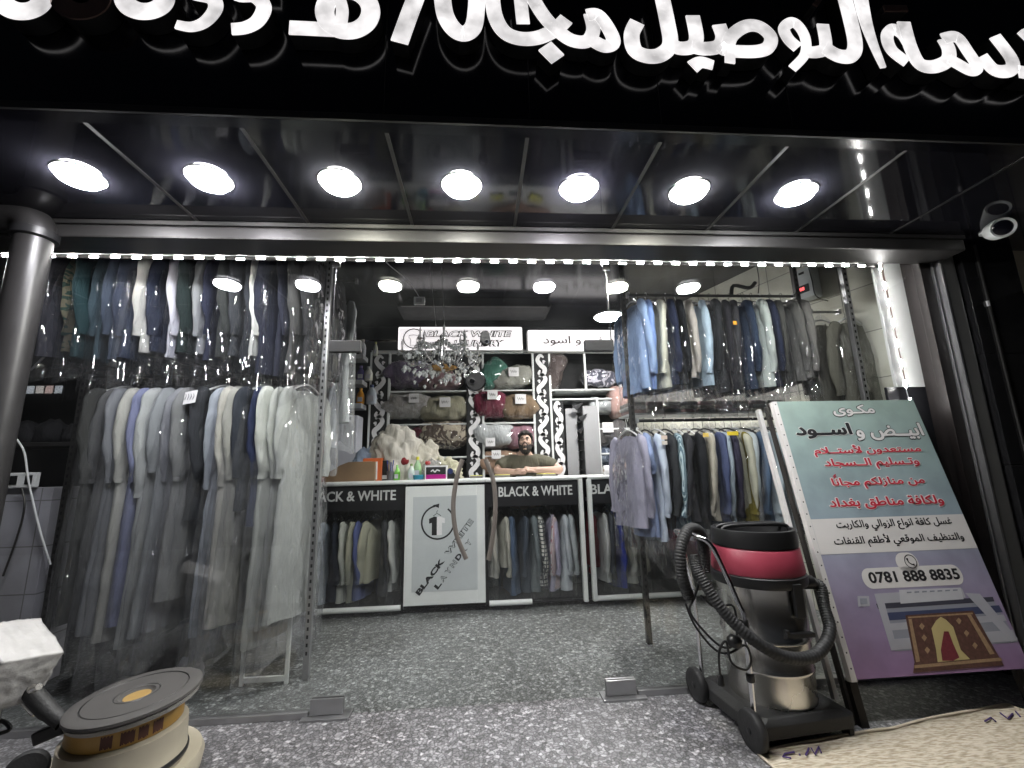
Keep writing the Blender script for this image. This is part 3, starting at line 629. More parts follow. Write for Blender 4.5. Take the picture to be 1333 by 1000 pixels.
rackful([
    (132, (0.032, 0.033, 0.032), 'dark charcoal', 'thobe', 1.60), (148, (0.081, 0.083, 0.086), 'dusky grey', 'thobe', 1.62, dict(film=False)), (163, (0.144, 0.151, 0.166), 'slate grey', 'thobe', 1.66),
    (179, (0.324, 0.324, 0.302), 'cream', 'thobe', 1.70), (194, (0.158, 0.173, 0.274), 'lavender blue', 'thobe', 1.62, dict(film=False)), (209, (0.317, 0.331, 0.331), 'white', 'thobe', 1.74, dict(slen=.66)),
    (226, (0.216, 0.230, 0.245), 'pale grey', 'thobe', 1.68, dict(slen=.5)), (241, (0.216, 0.223, 0.245), 'blue grey', 'thobe', 1.66), (255, (0.158, 0.162, 0.166), 'grey', 'thobe', 1.5),
    (272, (0.020, 0.022, 0.027), 'black', 'suit_jacket', 1.02, dict(tagp=True, lab='black suit in clear plastic with a handwritten paper tag')), (293, (0.302, 0.331, 0.374), 'pale blue white', 'thobe', 1.70, dict(slen=.62)),
    (307, (0.331, 0.324, 0.295), 'ivory', 'thobe', 1.66, dict(slen=.6)), (320, (0.259, 0.259, 0.238), 'stone grey', 'thobe', 1.64), (333, (0.023, 0.027, 0.036), 'black blue', 'suit_jacket', .95),
    (347, (0.018, 0.025, 0.063), 'dark navy', 'coat', 1.05), (359, (0.360, 0.374, 0.353), 'sage white', 'thobe', 1.78), (372, (0.346, 0.360, 0.338), 'bright white', 'thobe', 1.70), (384, (0.346, 0.360, 0.346), 'soft white', 'thobe', 1.66)],
    .5, 2.065, 600, 'lower left rack', 'garments on the lower left rack', 0, -.24, dict(film_m='milk', th=.042))
rackful([
    (832, (.26, .36, .56), 'sky blue', 'shirt', .88), (844, (.20, .30, .58), 'cobalt blue', 'shirt', .87), (856, (.50, .50, .42), 'cream', 'shirt', .86), (870, NAVY, 'navy', 'suit_jacket', .85),
    (884, BLK, 'black', 'suit_jacket', .84), (899, (.38, .35, .32), 'beige tweed', 'suit_jacket', .79), (914, (.36, .46, .55), 'pale blue', 'shirt', .84), (928, BLK, 'glossy black', 'suit_jacket', .9),
    (944, (.014, .013, .018), 'black', 'coat', .9, dict(lab='black coat with a small orange badge on the upper right rack', badge=[(-.36, .03, (.8, .35, .02))])), (958, (.035, .035, .04), 'smoky black', 'suit_jacket', .88), (972, (.022, .035, .065), 'dark blue', 'suit_jacket', .88),
    (988, (.45, .50, .47), 'mint white', 'shirt', .86), (1001, NAVY, 'deep navy', 'suit_jacket', .88), (1014, (.07, .07, .065), 'brown grey', 'suit_jacket', .85), (1028, (.13, .128, .12), 'taupe', 'suit_jacket', .83), (1042, (.17, .165, .155), 'light taupe', 'suit_jacket', .81)],
    .7, 2.81, 455, 'upper right rack', 'garments on the upper right rack', 0, .06)
rackful([
    (830, (.34, .33, .42), 'lilac', 'shirt', .84), (842, (.24, .30, .48), 'blue', 'shirt', .9, dict(short=True)), (854, (.50, .56, .66), 'pale blue white', 'shirt', .93, dict(badge=[(-.16, .05, (.62, .5, .42)), (-.20, .045, (.6, .55, .5))])), (867, CHAR, 'charcoal', 'trousers', .9),
    (880, (.12, .2, .25), 'striped', 'shirt', .92, dict(fab=fabric((.10, .16, .20), 'stripe', (.42, .52, .56), 60), lab='blue and white striped shirt on the lower right rack')), (893, (.03, .03, .035), 'dark grey', 'suit_jacket', .8), (907, BLK, 'black', 'shirt', .85, dict(badge=[(-.15, .045, (.7, .5, .12))])),
    (922, (.40, .37, .31), 'beige', 'shirt', .78), (934, (.06, .075, .15), 'blue', 'suit_jacket', .8), (944, (.34, .40, .46), 'light blue', 'shirt', .85, dict(badge=[(-.14, .09, (.7, .52, .03))])), (954, (.03, .027, .05), 'dark violet', 'shirt', .78),
    (965, (.48, .48, .42), 'cream', 'shirt', .83, dict(fab=fabric((.42, .41, .33), 'stripe', (.17, .14, .02), 9), lab='cream shirt with olive stripes on the lower right rack')), (978, (.38, .42, .44), 'pale grey', 'shirt', .83), (990, (.07, .11, .18), 'denim blue', 'shirt', .86),
    (1001, (.36, .42, .46), 'faded blue', 'shirt', .86), (1012, (.38, .42, .42), 'pale sage', 'shirt', .88), (1024, (.03, .035, .05), 'navy check', 'shirt', .9, dict(fab=fabric((.025, .03, .045), 'check', (.16, .17, .19), 22))), (1036, CHAR, 'dark', 'shirt', .9)],
    .7, 1.70, 620, 'lower right rack', 'garments on the lower right rack', 0, .08)
garment(-1.42, .95, 3.05, 1.0, fabric((.02, .02, .024)), 'coat', 'black coat in plastic, right of the left rack post', 'garments hanging behind the left post', .5)
garment(-1.34, 1.15, 3.0, 1.25, fabric((.55, .57, .58)), 'coat', 'white garment in cloudy plastic above the cardboard box', 'garments hanging behind the left post', 1.0, film_m='filmh')
garment(-1.40, 1.05, 2.55, 1.0, fabric((.35, .37, .40)), 'coat', 'pale grey garment in cloudy plastic beside the left door post', 'garments hanging behind the left post', .8, film_m='filmh')
railo(-1.7, -1.12, 1.05, 3.08, 'high rail behind the left door post', 'alud', .01)
tj = garment(3.02, .62, 2.63, .98, fabric((.125, .12, .10)), 'suit_jacket', 'taupe suit jacket facing out, hung in plastic on the bright bar', 'jackets on the bright bar', -1.42, hw=.2, th=.06)
for sg in (-1, 1):
    MB().add([(.094, sg*.005, -.44), (.070, sg*.05, -.125), (.086, sg*.105, -.25), (.092, sg*.08, -.30)], [(0, 1, 2, 3)]).build('lapel', fabric((.10, .096, .08)), tj, local=True)
garment(3.16, .48, 2.60, 1.0, fabric((.10, .098, .08)), 'suit_jacket', 'second taupe jacket, behind the shiny slotted post', 'jackets on the bright bar', -1.3, hw=.19, th=.05)
# folded clothes on the shelf between the right racks
fsx = T('rack_shelf', 'shelf plank between upper and lower right racks', 'shelf', (2.08, 1.0, 1.78))
MB().box(1.32, 2.85, .86, 1.2, 1.77, 1.785).build('shelf_board', M['white'], fsx)
for i in range(9):
    x = 1.40+.16*i; t = T('folded_clothes', ['pale pink', 'cream', 'light grey', 'dusty pink', 'white', 'beige', 'rose', 'ivory', 'stone grey'][i]+' folded clothes on the right rack shelf', 'folded clothes', (x, 1.0, 1.786), 'folded clothes on the rack shelf')
    cols = [(.5, .36, .35), (.55, .52, .45), (.4, .4, .4), (.45, .3, .3), (.6, .6, .6), (.45, .4, .32), (.5, .38, .38), (.55, .53, .46), (.38, .37, .35)]
    z = 1.786
    for k in range(3): MB().box(x-.075+R.uniform(-.01, .01), x+.07, .88, 1.17, z, z+.034).build('folded_layer', fabric(cols[(i+k*4) % 9]), t, bevel=.014); z += .035
# voltage stabiliser and cables on the tiled wall
sp = PY(1079, 372, .83); sw = wallx(.83)
st = T('voltage_stabiliser', 'pale grey wall box with red digits on the tiled wall', 'stabiliser', (sp.x, .83, sp.z))
ang = math.atan(-.336); wx = Vector((-.318, .948, 0)); wnn = Vector((-.948, -.318, 0))
cst = Vector((sw, .83, sp.z)) + wnn*.075
MB().obox(cst, (.13, .17, .30), Matrix((wnn, wx, Z3)).transposed()).build('case', M['greyw'], st, bevel=.02)
fr = cst+wnn*.066
MB().obox(fr+Z3*-.055, (.004, .10, .075), Matrix((wnn, wx, Z3)).transposed()).build('display', M['black'], st)
MB().obox(fr+Z3*.10, (.004, .05, .022), Matrix((wnn, wx, Z3)).transposed()).build('dark_vent', M['black'], st)
text('88', fr+wnn*.003-wx*-.036+Z3*-.068, -wx, Z3, wnn, .045, .032, emit('red_digits', (1, .04, .05), 2.2), st, 'digits', .01)
for k, (a, lab) in enumerate((([(1050, 325), (1052, 345), (1057, 365), (1062, 385), (1078, 392)], 'thin black cable hanging across the stabiliser'), ([(1095, 325), (1100, 355), (1108, 372), (1112, 360), (1112, 335)], 'black cable loop right of the stabiliser'), ([(985, 345), (988, 365), (987, 382)], 'short black wire over the upper right rail'))):
    tag(MB().tube(spline([PY(*p, .64) for p in a], 5), .004, 6).build('cable', M['black'], smooth=True), lab, 'cable', 'loose black cables')
tag(MB().tube(spline([PY(*p, .8) for p in ((952, 385), (955, 372), (975, 375), (983, 368))], 4), .018, 8).build('wall_bracket', M['alud'], smooth=True), 'grey bent bracket above the upper right rail', 'bracket')

# ================================================================== COUNTER
CY, CT = 1.66, 1.235
ct = T('display_counter', 'long white edged glass counter across the back of the shop', 'counter', (.3, CY, 0))
MB().box(-1.75, 2.5, CY-.01, CY+.62, CT-.012, CT).build('counter_top', M['white'], ct)
MB().box(-1.75, 2.5, CY+.55, CY+.57, .06, CT-.013).build('rear_panel', M['darkwall'], ct)
MB().box(-1.75, 2.5, CY+.02, CY+.549, .05, .075).build('base_board', M['blackm'], ct)
def rail_(x0, x1, z, r=.022): return MB().tube([(x0, CY-.02, z), (x1, CY-.02, z)], r, 12).build('edge_rail', M['whitep'], ct, smooth=True)
xs = [PY(px, 700, CY).x for px in (412, 528, 632, 757, 771)]
XD0, XD1 = xs[1], xs[2]
rail_(-1.72, XD1, CT-.012); rail_(XD1+.005, xs[3]+.03, CT-.012); rail_(xs[4]-.02, 2.5, CT-.012)
rail_(-1.72, XD0-.03, .072, .026); rail_(XD1+.03, XD1+.44, .072, .026); rail_(xs[4], 2.5, .072, .026)
MB().box(xs[3]-.012, xs[3]+.03, CY-.045, CY+.02, .05, CT-.03).build('corner_post', M['whitep'], ct, bevel=.006); MB().box(xs[4]-.03, xs[4]+.012, CY-.045, CY+.02, .05, CT-.03).build('corner_post', M['whitep'], ct, bevel=.006)
for x0, x1, tx0, tx1 in ((-1.72, XD0-.01, -1.55, -.86), (XD1+.02, xs[3]-.014, XD1+.17, xs[3]-.13), (xs[4]+.014, 2.5, xs[4]+.05, xs[4]+.66)):
    b = MB().box(x0, x1, CY-.004, CY+.004, .96, CT-.034).build('header_board', mat('counter_header_black', (.018, .018, .02), .3), ct)
    MB().box(x0, x1, CY-.004, CY+.004, .10, .9585).build('display_glass', M['cglass'], ct)
    if x1 < 0: tx0 = PY(397, 660, CY-.006).x; tx1 = PY(515, 660, CY-.006).x
    elif x0 < 1: tx0 = PY(649, 640, CY-.006).x; tx1 = PY(745, 640, CY-.006).x
    else: tx0 = PY(769, 640, CY-.006).x; tx1 = tx0+.98
    text('BLACK & WHITE', (tx0, CY-.0045, 1.055), X, Z3, NY, tx1-tx0, .098, mat('silver_lettering', (.62, .63, .62), .35), b, 'lettering', .018, .004)
for x in (XD0-.02, XD1+.012): MB().box(x-.012, x+.012, CY-.012, CY+.1, .05, CT-.034).build('frame_stile', M['black'], ct)
cdoor = T('counter_door', 'white counter door with a T-shirt emblem and slanted lettering', 'door', ((XD0+XD1)/2, CY, 0))
dz0, dz1 = .085, CT-.055
MB().box(XD0-.005, XD1-.005, CY-.03, CY-.006, dz0, dz1).build('door_frame', M['whitep'], cdoor, bevel=.004)
MB().box(XD0+.07, XD1-.08, CY-.0335, CY-.0305, dz0+.12, dz1-.10).build('door_sheet', M['greyw'], cdoor, bevel=.0012)
def DP(px, py): p = PY(px, py, CY-.035); return Vector((p.x, CY-.0345, p.z))
em = MB(); c0 = DP(570, 680); rr = (DP(591, 680)-DP(549, 680)).length/2
arc = [(c0.x+rr*math.cos(a), c0.z+rr*math.sin(a)) for a in [rad(100+12*i) for i in range(27)]]
strip(em, arc, .016, (0, CY-.034, 0), X, Z3, NY, .0012)
strip(em, [(c0.x-.05, c0.z+rr+.005), (c0.x+.0, c0.z+rr-.0), (c0.x+.01, c0.z+rr-.001)], (.002, .03, .05)[0:1]*3 if 0 else [.003, .035, .045], (0, CY-.034, 0), X, Z3, NY, .0012)
def shirt_half(sg): return [(0, .05), (sg*.025, .055), (sg*.075, .035), (sg*.075, -.01), (sg*.048, -.005), (sg*.048, -.12), (0, -.12)]
em.prism(shirt_half(-1), (c0.x-.01, CY-.034, c0.z), X, Z3, NY, .0012); em.build('emblem', M['ink'], cdoor)
MB().prism(shirt_half(1), (c0.x-.008, CY-.034, c0.z), X, Z3, NY, .0012).build('emblem', M['paper'], cdoor)
hk = MB(); strip(hk, [(c0.x-.045, c0.z+.06), (c0.x-.01, c0.z+.085), (c0.x+.03, c0.z+.06)], .006, (0, CY-.034, 0), X, Z3, NY, .0014); strip(hk, [(c0.x-.01, c0.z+.085), (c0.x-.012, c0.z+.10), (c0.x+.0, c0.z+.112)], .005, (0, CY-.034, 0), X, Z3, NY, .0014); hk.build('emblem_hanger', M['ink'], cdoor)
a0, a1 = DP(546, 776), DP(617, 679); u = (a1-a0).normalized(); v = Vector((-u.z, 0, u.x)); l1 = (a1-a0).length
text('BLACK', a0, u, v, NY, l1*.46, .052, M['ink'], cdoor, bold=.05)
for mm, bo, dd in ((M['ink'], .055, .001), (M['greyw'], .0, .0018)): text('WHITE', a0+u*l1*.52, u, v, NY, l1*.48, .052, mm, cdoor, bold=bo, d=dd, inset=.005 if bo == 0 else 0)
b0, b1 = DP(570, 768), DP(616, 703); l2 = (b1-b0).length
for i, ch in enumerate('LAYNDRY'):
    o = b0+u*(l2*i/7)
    text(ch, o, u, v, NY, l2/7*.8, .05, M['ink'], cdoor, bold=.05, d=.001)
    if i in (1, 2, 3, 5, 6): text(ch, o+v*.005+u*.004, u, v, NY, l2/7*.8-.008, .04, M['greyw'], cdoor, bold=0, d=.0018)
# clothes inside the counter
railc = [(-1.7, XD0-.04, 'rail inside the left counter cabinet'), (XD1+.04, xs[3]-.03, 'rail inside the middle counter cabinet'), (xs[4]+.03, 2.45, 'rail inside the right counter cabinet')]
for a, b, lab in railc: railo(a, b, CY+.29, .985, lab, 'alud', .009)
def cabinet(items, where):
    for i, it in enumerate(items):
        px, col, cn, L = it[:4]; kw = dict(it[4]) if len(it) > 4 else {}
        fab = kw.pop('fab', None) or fabric(col)
        garment(PY(px, 720, CY+.12).x, CY+.29, .975, min(.86, L*1.13+.02), fab, kw.pop('kind', 'shirt'), f"{cn} {'shirt' if not kw.get('tr') else 'trousers'}, {ORD[i]} from the left inside the {where} counter cabinet", f'clothes inside the {where} counter cabinet',
                R.uniform(-.2, .2), film=R.random() < .4, slen=.5, hw=.2, th=.045, short=kw.get('short', False))
cabinet([(420, (.36, .40, .46), 'pale blue', .78), (433, (.018, .022, .035), 'navy', .76), (446, (.50, .50, .46), 'white', .74), (458, (.40, .39, .31), 'khaki', .76), (469, (.10, .12, .28), 'blue', .80), (481, (.44, .42, .33), 'cream', .6), (497, (.04, .04, .045), 'charcoal', .7), (513, (.46, .46, .44), 'off white', .68)], 'left')
cabinet([(641, (.42, .40, .36), 'beige', .6), (655, (.40, .38, .33), 'sand', .52), (668, (.07, .10, .16), 'denim blue', .78), (680, (.05, .06, .08), 'dark grey', .76), (693, (.14, .16, .17), 'slate', .72), (704, (.2, .2, .2), 'checked', .68, dict(fab=fabric((.55, .54, .5), 'check', (.06, .06, .07), 26))), (716, (.4, .36, .48), 'lilac', .76), (725, (.5, .4, .42), 'red striped', .72, dict(fab=fabric((.55, .5, .52), 'stripe', (.32, .12, .14), 70))), (736, (.46, .48, .52), 'pale blue', .72), (748, (.34, .36, .38), 'light grey', .62)], 'middle')
cabinet([(777, (.16, .01, .02), 'dark red', .56), (786, (.46, .46, .46), 'grey', .68), (798, (.05, .055, .07), 'black', .66), (808, (.015, .035, .32), 'royal blue', .74), (818, (.44, .43, .40), 'white', .70), (828, (.40, .38, .35), 'cream', .64), (840, (.28, .26, .22), 'tan', .62)], 'right')
# ================================================================== BACK SHELVING
SY = 2.90                                     # front plane of the shelving
sh = T('shelf_unit', 'white framed black wall shelving with white scroll columns', 'shelving', (.3, SY, 0))
def sx_(px, py=500): return PY(px, py, SY).x
def sz_(py, px=640): return PY(px, py, SY).z
def bar(a, b, w=.045, d=.05):  # white frame bar between two pixels-derived points on the shelf front
    x0, z0 = a; x1, z1 = b
    if abs(x0-x1) < 1e-6: MB().box(x0-w/2, x0+w/2, SY-.002, SY+d, z0, z1).build('frame_bar', M['whitep'], sh, bevel=.006)
    else: MB().box(x0, x1, SY-.008, SY+d, z0-w/2, z0+w/2).build('frame_bar', M['whitep'], sh, bevel=.006)
ST = 2.90
XA = [-1.41, -1.20, -.17, .05, .74, .96, 1.93]
MB().box(-1.43, 2.15, SY+.45, SY+.47, .1, ST).build('rear_board', M['blackm'], sh)
bar((-1.43, ST), (1.95, ST))
levels = [2.37, 1.93, 1.50, 1.12]
for z in levels:
    for a, b in ((-1.20, -.17), (.05, .74)):
        MB().box(a, b, SY+.0, SY+.449, z-.02, z+.0).build('shelf_board', M['whitep'], sh, bevel=.005)
for z in (2.37, 2.24): MB().box(.97, 1.95, SY, SY+.449, z-.02, z).build('shelf_board', M['whitep'], sh, bevel=.005)
for z in (1.83, 1.50, 1.2): MB().box(1.62, 2.15, SY, SY+.449, z-.02, z).build('shelf_board', M['whitep'], sh, bevel=.005)
for x in (-1.43, -1.19, .05, .735, .965, 1.46, 1.945): bar((x, .1 if x < 1 else 2.37), (x, ST), .03)
bar((1.60, 1.1), (1.60, 2.24), .03)
def scroll(x0, x1, z0, z1, y=SY-.004):
    MB().box(x0, x1, y, y+.05, z0, z1).build('column_board', M['blackm'], sh)
    mb = MB(); z = z1-.06; xc = (x0+x1)/2; w = (x1-x0); k = 0
    while z > z0+.1:
        s = w*.5; sg = 1 if k % 2 == 0 else -1
        pts = spline([(xc+sg*s*.35, z), (xc-sg*s*.1, z+.035), (xc-sg*s*.5, z-.03), (xc-sg*s*.1, z-.10), (xc+sg*s*.45, z-.16), (xc+sg*s*.25, z-.235), (xc-sg*s*.35, z-.225), (xc-sg*s*.2, z-.175)], 5)
        n = len(pts); ws = [.018+.045*math.sin(math.pi*i/(n-1))**.8 for i in range(n)]
        strip(mb, [(p.x, p.y) for p in pts], ws, (0, y-.001, 0), X, Z3, NY, .004)
        strip(mb, [(p.x, p.y) for p in spline([(xc+sg*s*.55, z-.06), (xc+sg*s*.3, z-.045), (xc+sg*s*.35, z-.085)], 5)], .022, (0, y-.001, 0), X, Z3, NY, .004)
        z -= .27; k += 1
    mb.build('scroll_ornament', M['paper'], sh)
scroll(-1.415, -1.205, .1, ST-.03); scroll(-.17, .035, .1, ST-.03); scroll(.75, .95, .1, ST-.03)
scroll(.985, 1.13, .1, 2.215)

def blob_roll(name, c, L, ry, rz, fab, label, tilt=0, tag_at=None, group='bagged blankets on the shelves', seed=0, cat='blanket'):
    t = T(name, label, cat, c, group); c = Vector(c); rot = Matrix.Rotation(tilt, 3, 'Y')
    def body(infl, nz, nu=30, nv=22, ends=0):
        vs, fs = [], []
        for j in range(nv+1):
            u = -1+2*j/nv; prof = (1-abs(u)**4.2)**.42 if abs(u) < 1 else 0
            if ends: prof = max(prof, .06)
            for i in range(nu):
                a = 2*math.pi*i/nu; cc, s = math.cos(a), math.sin(a)
                p = Vector((u*L/2*(1+ends*.10*(abs(u) > .96)), math.copysign(abs(cc)**.85, cc)*ry*prof, math.copysign(abs(s)**.8, s)*rz*prof))
                n = noise.noise(Vector((p.x*7+seed, p.y*9, p.z*9)))*.035 + noise.noise(Vector((p.x*22, p.y*18+seed, p.z*18)))*.012
                p *= 1+infl; p += Vector((0, cc, s))*n*nz*prof
                vs.append(c+rot @ p)
        for j in range(nv):
            for i in range(nu):
                a = j*nu+i; b = j*nu+(i+1) % nu; fs.append((a, b, b+nu, a+nu))
        return MB().add(vs, fs)
    body(0, 1).build('blanket', fab, t, smooth=True); body(.03, 1.5, ends=1).build('plastic_bag', M['film'], t, smooth=True)
    if tag_at:
        tx, tz, sz = tag_at; o = c+rot @ Vector((tx, -ry*1.06-.02, tz))
        p = MB().box(o.x-sz/2, o.x+sz/2, o.y-.004, o.y, o.z-sz*.45, o.z+sz*.45).build('paper_tag', M['paper'], t)
        q = MB()
        for k in range(3): q.tube([(o.x-sz*.3+sz*.2*k, o.y-.006, o.z+.02), (o.x-sz*.2+sz*.2*k, o.y-.006, o.z-.015), (o.x-sz*.1+sz*.2*k, o.y-.006, o.z+.01)], .003, 4)
        q.build('handwriting', M['ink'], p)
    return t
def B(px, py, w, h, col, label, tagp=None, tilt=0, pat=None, name='bagged_blanket', seed=None):
    y = SY+.14; p = PY(px, py, y-.1); s = (p-CAM).dot(FW)/FPX
    fab = fabric(col, *(pat or ()))
    tg = None if tagp is None else (tagp[0]*s, -tagp[1]*s, tagp[2]*s)
    return blob_roll(name, (p.x, y, p.z), w*s*1.27, min(.21, h*s*.53), h*s*.53, fab, label, tilt, tg, seed=seed if seed is not None else px*.37)
B(527, 486, 52, 33, (.13, .09, .16), 'purple blanket in plastic on the top left shelf', seed=3)
B(572, 493, 52, 25, (.27, .17, .18), 'dusty mauve blanket behind the hanging chandelier')
B(526, 527, 60, 31, (.42, .40, .37), 'off white patterned blanket in plastic on the second left shelf', (14, -7, 13), pat=('blotch', (.52, .50, .48), 30))
B(578, 531, 58, 30, (.40, .38, .27), 'khaki cream blanket with a square tag', (2, -6, 14))
B(577, 565, 54, 33, (.10, .075, .06), 'brown and cream patterned blanket in plastic', pat=('blotch', (.48, .42, .32), 38))
B(546, 566, 20, 24, (.14, .02, .04), 'dark red folded blanket left of the patterned one')
B(639, 486, 40, 30, (.06, .19, .14), 'green blanket in plastic, tilted on the top middle shelf', tilt=rad(-48))
B(667, 490, 50, 28, (.36, .36, .31), 'pale grey blanket with a tag on the top middle shelf', (2, -4, 13), tilt=rad(-10))
B(637, 526, 40, 36, (.16, .02, .045), 'crimson blanket in plastic with a white tag', (4, -10, 13))
B(677, 529, 48, 32, (.24, .165, .10), 'tan brown blanket in plastic with a white tag', (0, -8, 14))
B(642, 566, 50, 33, (.52, .54, .54), 'large white blanket in plastic on the third middle shelf', (-4, 10, 12))
B(678, 568, 34, 30, (.32, .17, .21), 'pink mottled blanket behind the man')
B(648, 602, 60, 28, (.34, .22, .15), 'tan pink blanket in plastic low behind the counter', (-2, -10, 12))
B(721, 483, 44, 28, (.09, .07, .065), 'dark brown blanket in plastic standing on end', tilt=rad(-72))
B(782, 491, 38, 20, (.09, .09, .12), 'grey and white bundle on the top right shelf', pat=('blotch', (.55, .53, .6), 30))
B(788, 527, 34, 22, (.42, .44, .44), 'pale grey folded bundle on the right shelf')
B(795, 563, 42, 26, (.10, .095, .095), 'charcoal blanket with a white tag on the right shelf', (-4, -7, 14), tilt=rad(-12))
B(795, 594, 42, 24, (.05, .065, .10), 'dark blue bundle on the lower right shelf', pat=('blotch', (.2, .24, .3), 30))
B(806, 523, 20, 40, (.52, .34, .30), 'pink folded blanket at the right end of the shelves')
# grey lockers and rack of the ironing corner
lk_ = T('metal_cabinet', 'tall grey metal panels with dark ladder brackets behind the man', 'cabinet', (1.35, SY, 0))
MB().box(1.15, 1.30, SY-.02, SY+.3, .1, 2.10).build('side_panel', mat('grey_sheet_metal', (.30, .30, .31), .5, .2), lk_); MB().box(1.37, 1.575, SY-.10, SY+.28, .1, 2.12).build('side_panel', mat('grey_sheet_metal', (.30, .30, .31), .5, .2), lk_)
MB().box(1.301, 1.369, SY+.2, SY+.22, .1, 2.2).build('rear_sheet', mat('light_grey_sheet', (.45, .45, .46), .5), lk_)
for i in range(8):
    z = 1.16+.125*i; MB().box(1.302, 1.366, SY-.03, SY+.19, z, z+.012).build('bracket', M['black'], lk_)
for z, w in ((2.12, .16), (1.97, .13), (1.80, .07)): MB().prism([(0, 0), (w, .045), (w*.4, -.06)], (1.22 if z > 2.1 else 1.29, SY-.14, z), X, Z3, Y, .02).build('bracket', M['black'], lk_)
# back-lit signs over the shelving
for (pa, pb, nm, lab) in (((519, 426), (680, 455), 1, 'backlit white sign with black outlined English lettering'), ((687, 430), (808, 456), 2, 'backlit white sign with Arabic lettering over the right shelves')):
    a = PY(*pa, SY-.10); b = PY(*pb, SY-.10); x0, x1, z0, z1 = a.x, b.x, b.z, a.z
    t = T('lightbox_sign', lab, 'sign', ((x0+x1)/2, SY-.1, z0), 'backlit signs')
    MB().box(x0-.012, x1+.012, SY-.085, SY+.05, z0-.012, z1+.012).build('sign_case', M['white'], t, bevel=.02)
    MB().box(x0, x1, SY-.098, SY-.0855, z0, z1).build('lit_face', emit('lit_sign_face', (1, .93, .95), L_BACK*.32), t, bevel=.02)
    o = Vector((0, SY-.0995, 0)); H = z1-z0
    if nm == 1:
        for mm, bo, dd in ((M['ink'], .07, .001), (emit('lit_sign_face', (1, .93, .95), L_BACK*.32), 0, .002)):
            text('BLACK WHITE', (x0+.36, o.y, z0+H*.55), X, Z3, NY, (x1-x0)*.70, H*.30, mm, t, bold=bo, d=dd, shear=.2, inset=0 if bo else .011)
            text('LAUNDRY', (x0+.72, o.y, z0+H*.13), X, Z3, NY, (x1-x0)*.42, H*.30, mm, t, bold=bo, d=dd, shear=.2, inset=0 if bo else .011)
        q = MB(); strip(q, [(x0+.20+H*.42*math.cos(a), z0+H*.5+H*.42*math.sin(a)) for a in [rad(60+12*i) for i in range(28)]], .014, o, X, Z3, NY, .0012)
        strip(q, [(x0+.20+a_, z0+H*.5+b_) for a_, b_ in ((0, .05), (-.06, .04), (-.06, 0), (-.04, 0), (-.04, -.1), (.04, -.1), (.04, 0), (.06, 0), (.06, .04))], .007, o, X, Z3, NY, .0012, True); q.build('emblem', M['ink'], t)
    else:
        text(ar('ابيض و اسود'), (x0+(x1-x0)*.16, o.y, z0+H*.22), X, Z3, NY, (x1-x0)*.80, H*.5, mat('grey_ink', (.10, .08, .08), .6), t, bold=.02)
# ceiling-hung things
bk = T('ceiling_bulkhead', 'long dark box with a curved left end under the shop ceiling', 'bulkhead', (.2, 2.3, 3.2))
ca, cb_ = PY(517, 400, 2.3), PY(718, 400, 2.3)
MB().prism([(ca.x, ca.z), (ca.x+.14, ca.z+.10), (ca.x+.32, ca.z+.15), (cb_.x-.06, ca.z+.15), (cb_.x, ca.z+.03), (cb_.x-.04, ca.z)], (0, 2.28, 0), X, Z3, Y, .5).build('box_body', M['blackm'], bk)
MB().box(ca.x+.05, cb_.x-.06, 2.26, 2.279, ca.z-.002, ca.z+.012).build('edge_strip', M['alud'], bk)
MB().box(ca.x+.5, ca.x+.54, 2.4, 2.44, ca.z+.151, CZ).add(MB().box(cb_.x-.5, cb_.x-.46, 2.4, 2.44, ca.z+.151, CZ).v, MB().box(0, 1, 0, 1, 0, 1).f).build('hanger_bar', M['blackm'], bk)
wp = PY(546, 392, 1.4)
wf = T('wifi_box', 'small white vented box hanging from a white cable', 'device', wp)
MB().box(wp.x-.055, wp.x+.055, wp.y-.02, wp.y+.02, wp.z-.04, wp.z+.04).build('case', M['white'], wf, bevel=.006)
q = MB()
for i in range(6): q.box(wp.x-.03+.010*i, wp.x-.026+.010*i, wp.y-.0215, wp.y-.0202, wp.z-.022, wp.z+.022)
q.build('vent_slots', M['alud'], wf)
MB().tube(spline([PY(484, 318, 1.0)+Vector((0, 0, .1)), PY(500, 338, 1.1), PY(522, 358, 1.25), PY(538, 375, 1.38), (wp.x, wp.y, wp.z+.04)], 5), .004, 6).build('cable', M['white'], wf, smooth=True)
# pendant lamp
pl = PY(792, 412, 1.75)
pd = T('pendant_lamp', 'big white saucer lamp hanging beside the right racks, lit', 'lamp', pl)
MB().lathe([(.03, .06), (.05, .05), (.15, .022), (.165, 0), (.16, -.004)], pl, 36).build('shade', M['white'], pd, smooth=True)
MB().lathe([(.155, -.002), (.14, -.02), (.08, -.035), (.001, -.04)], pl, 36).build('diffuser', emit('pendant_light', (1, .98, .95), 360), pd, smooth=True)
MB().tube([(pl.x, pl.y, pl.z+.06), (pl.x, pl.y, CZ)], .004, 6).build('cord', M['white'], pd)
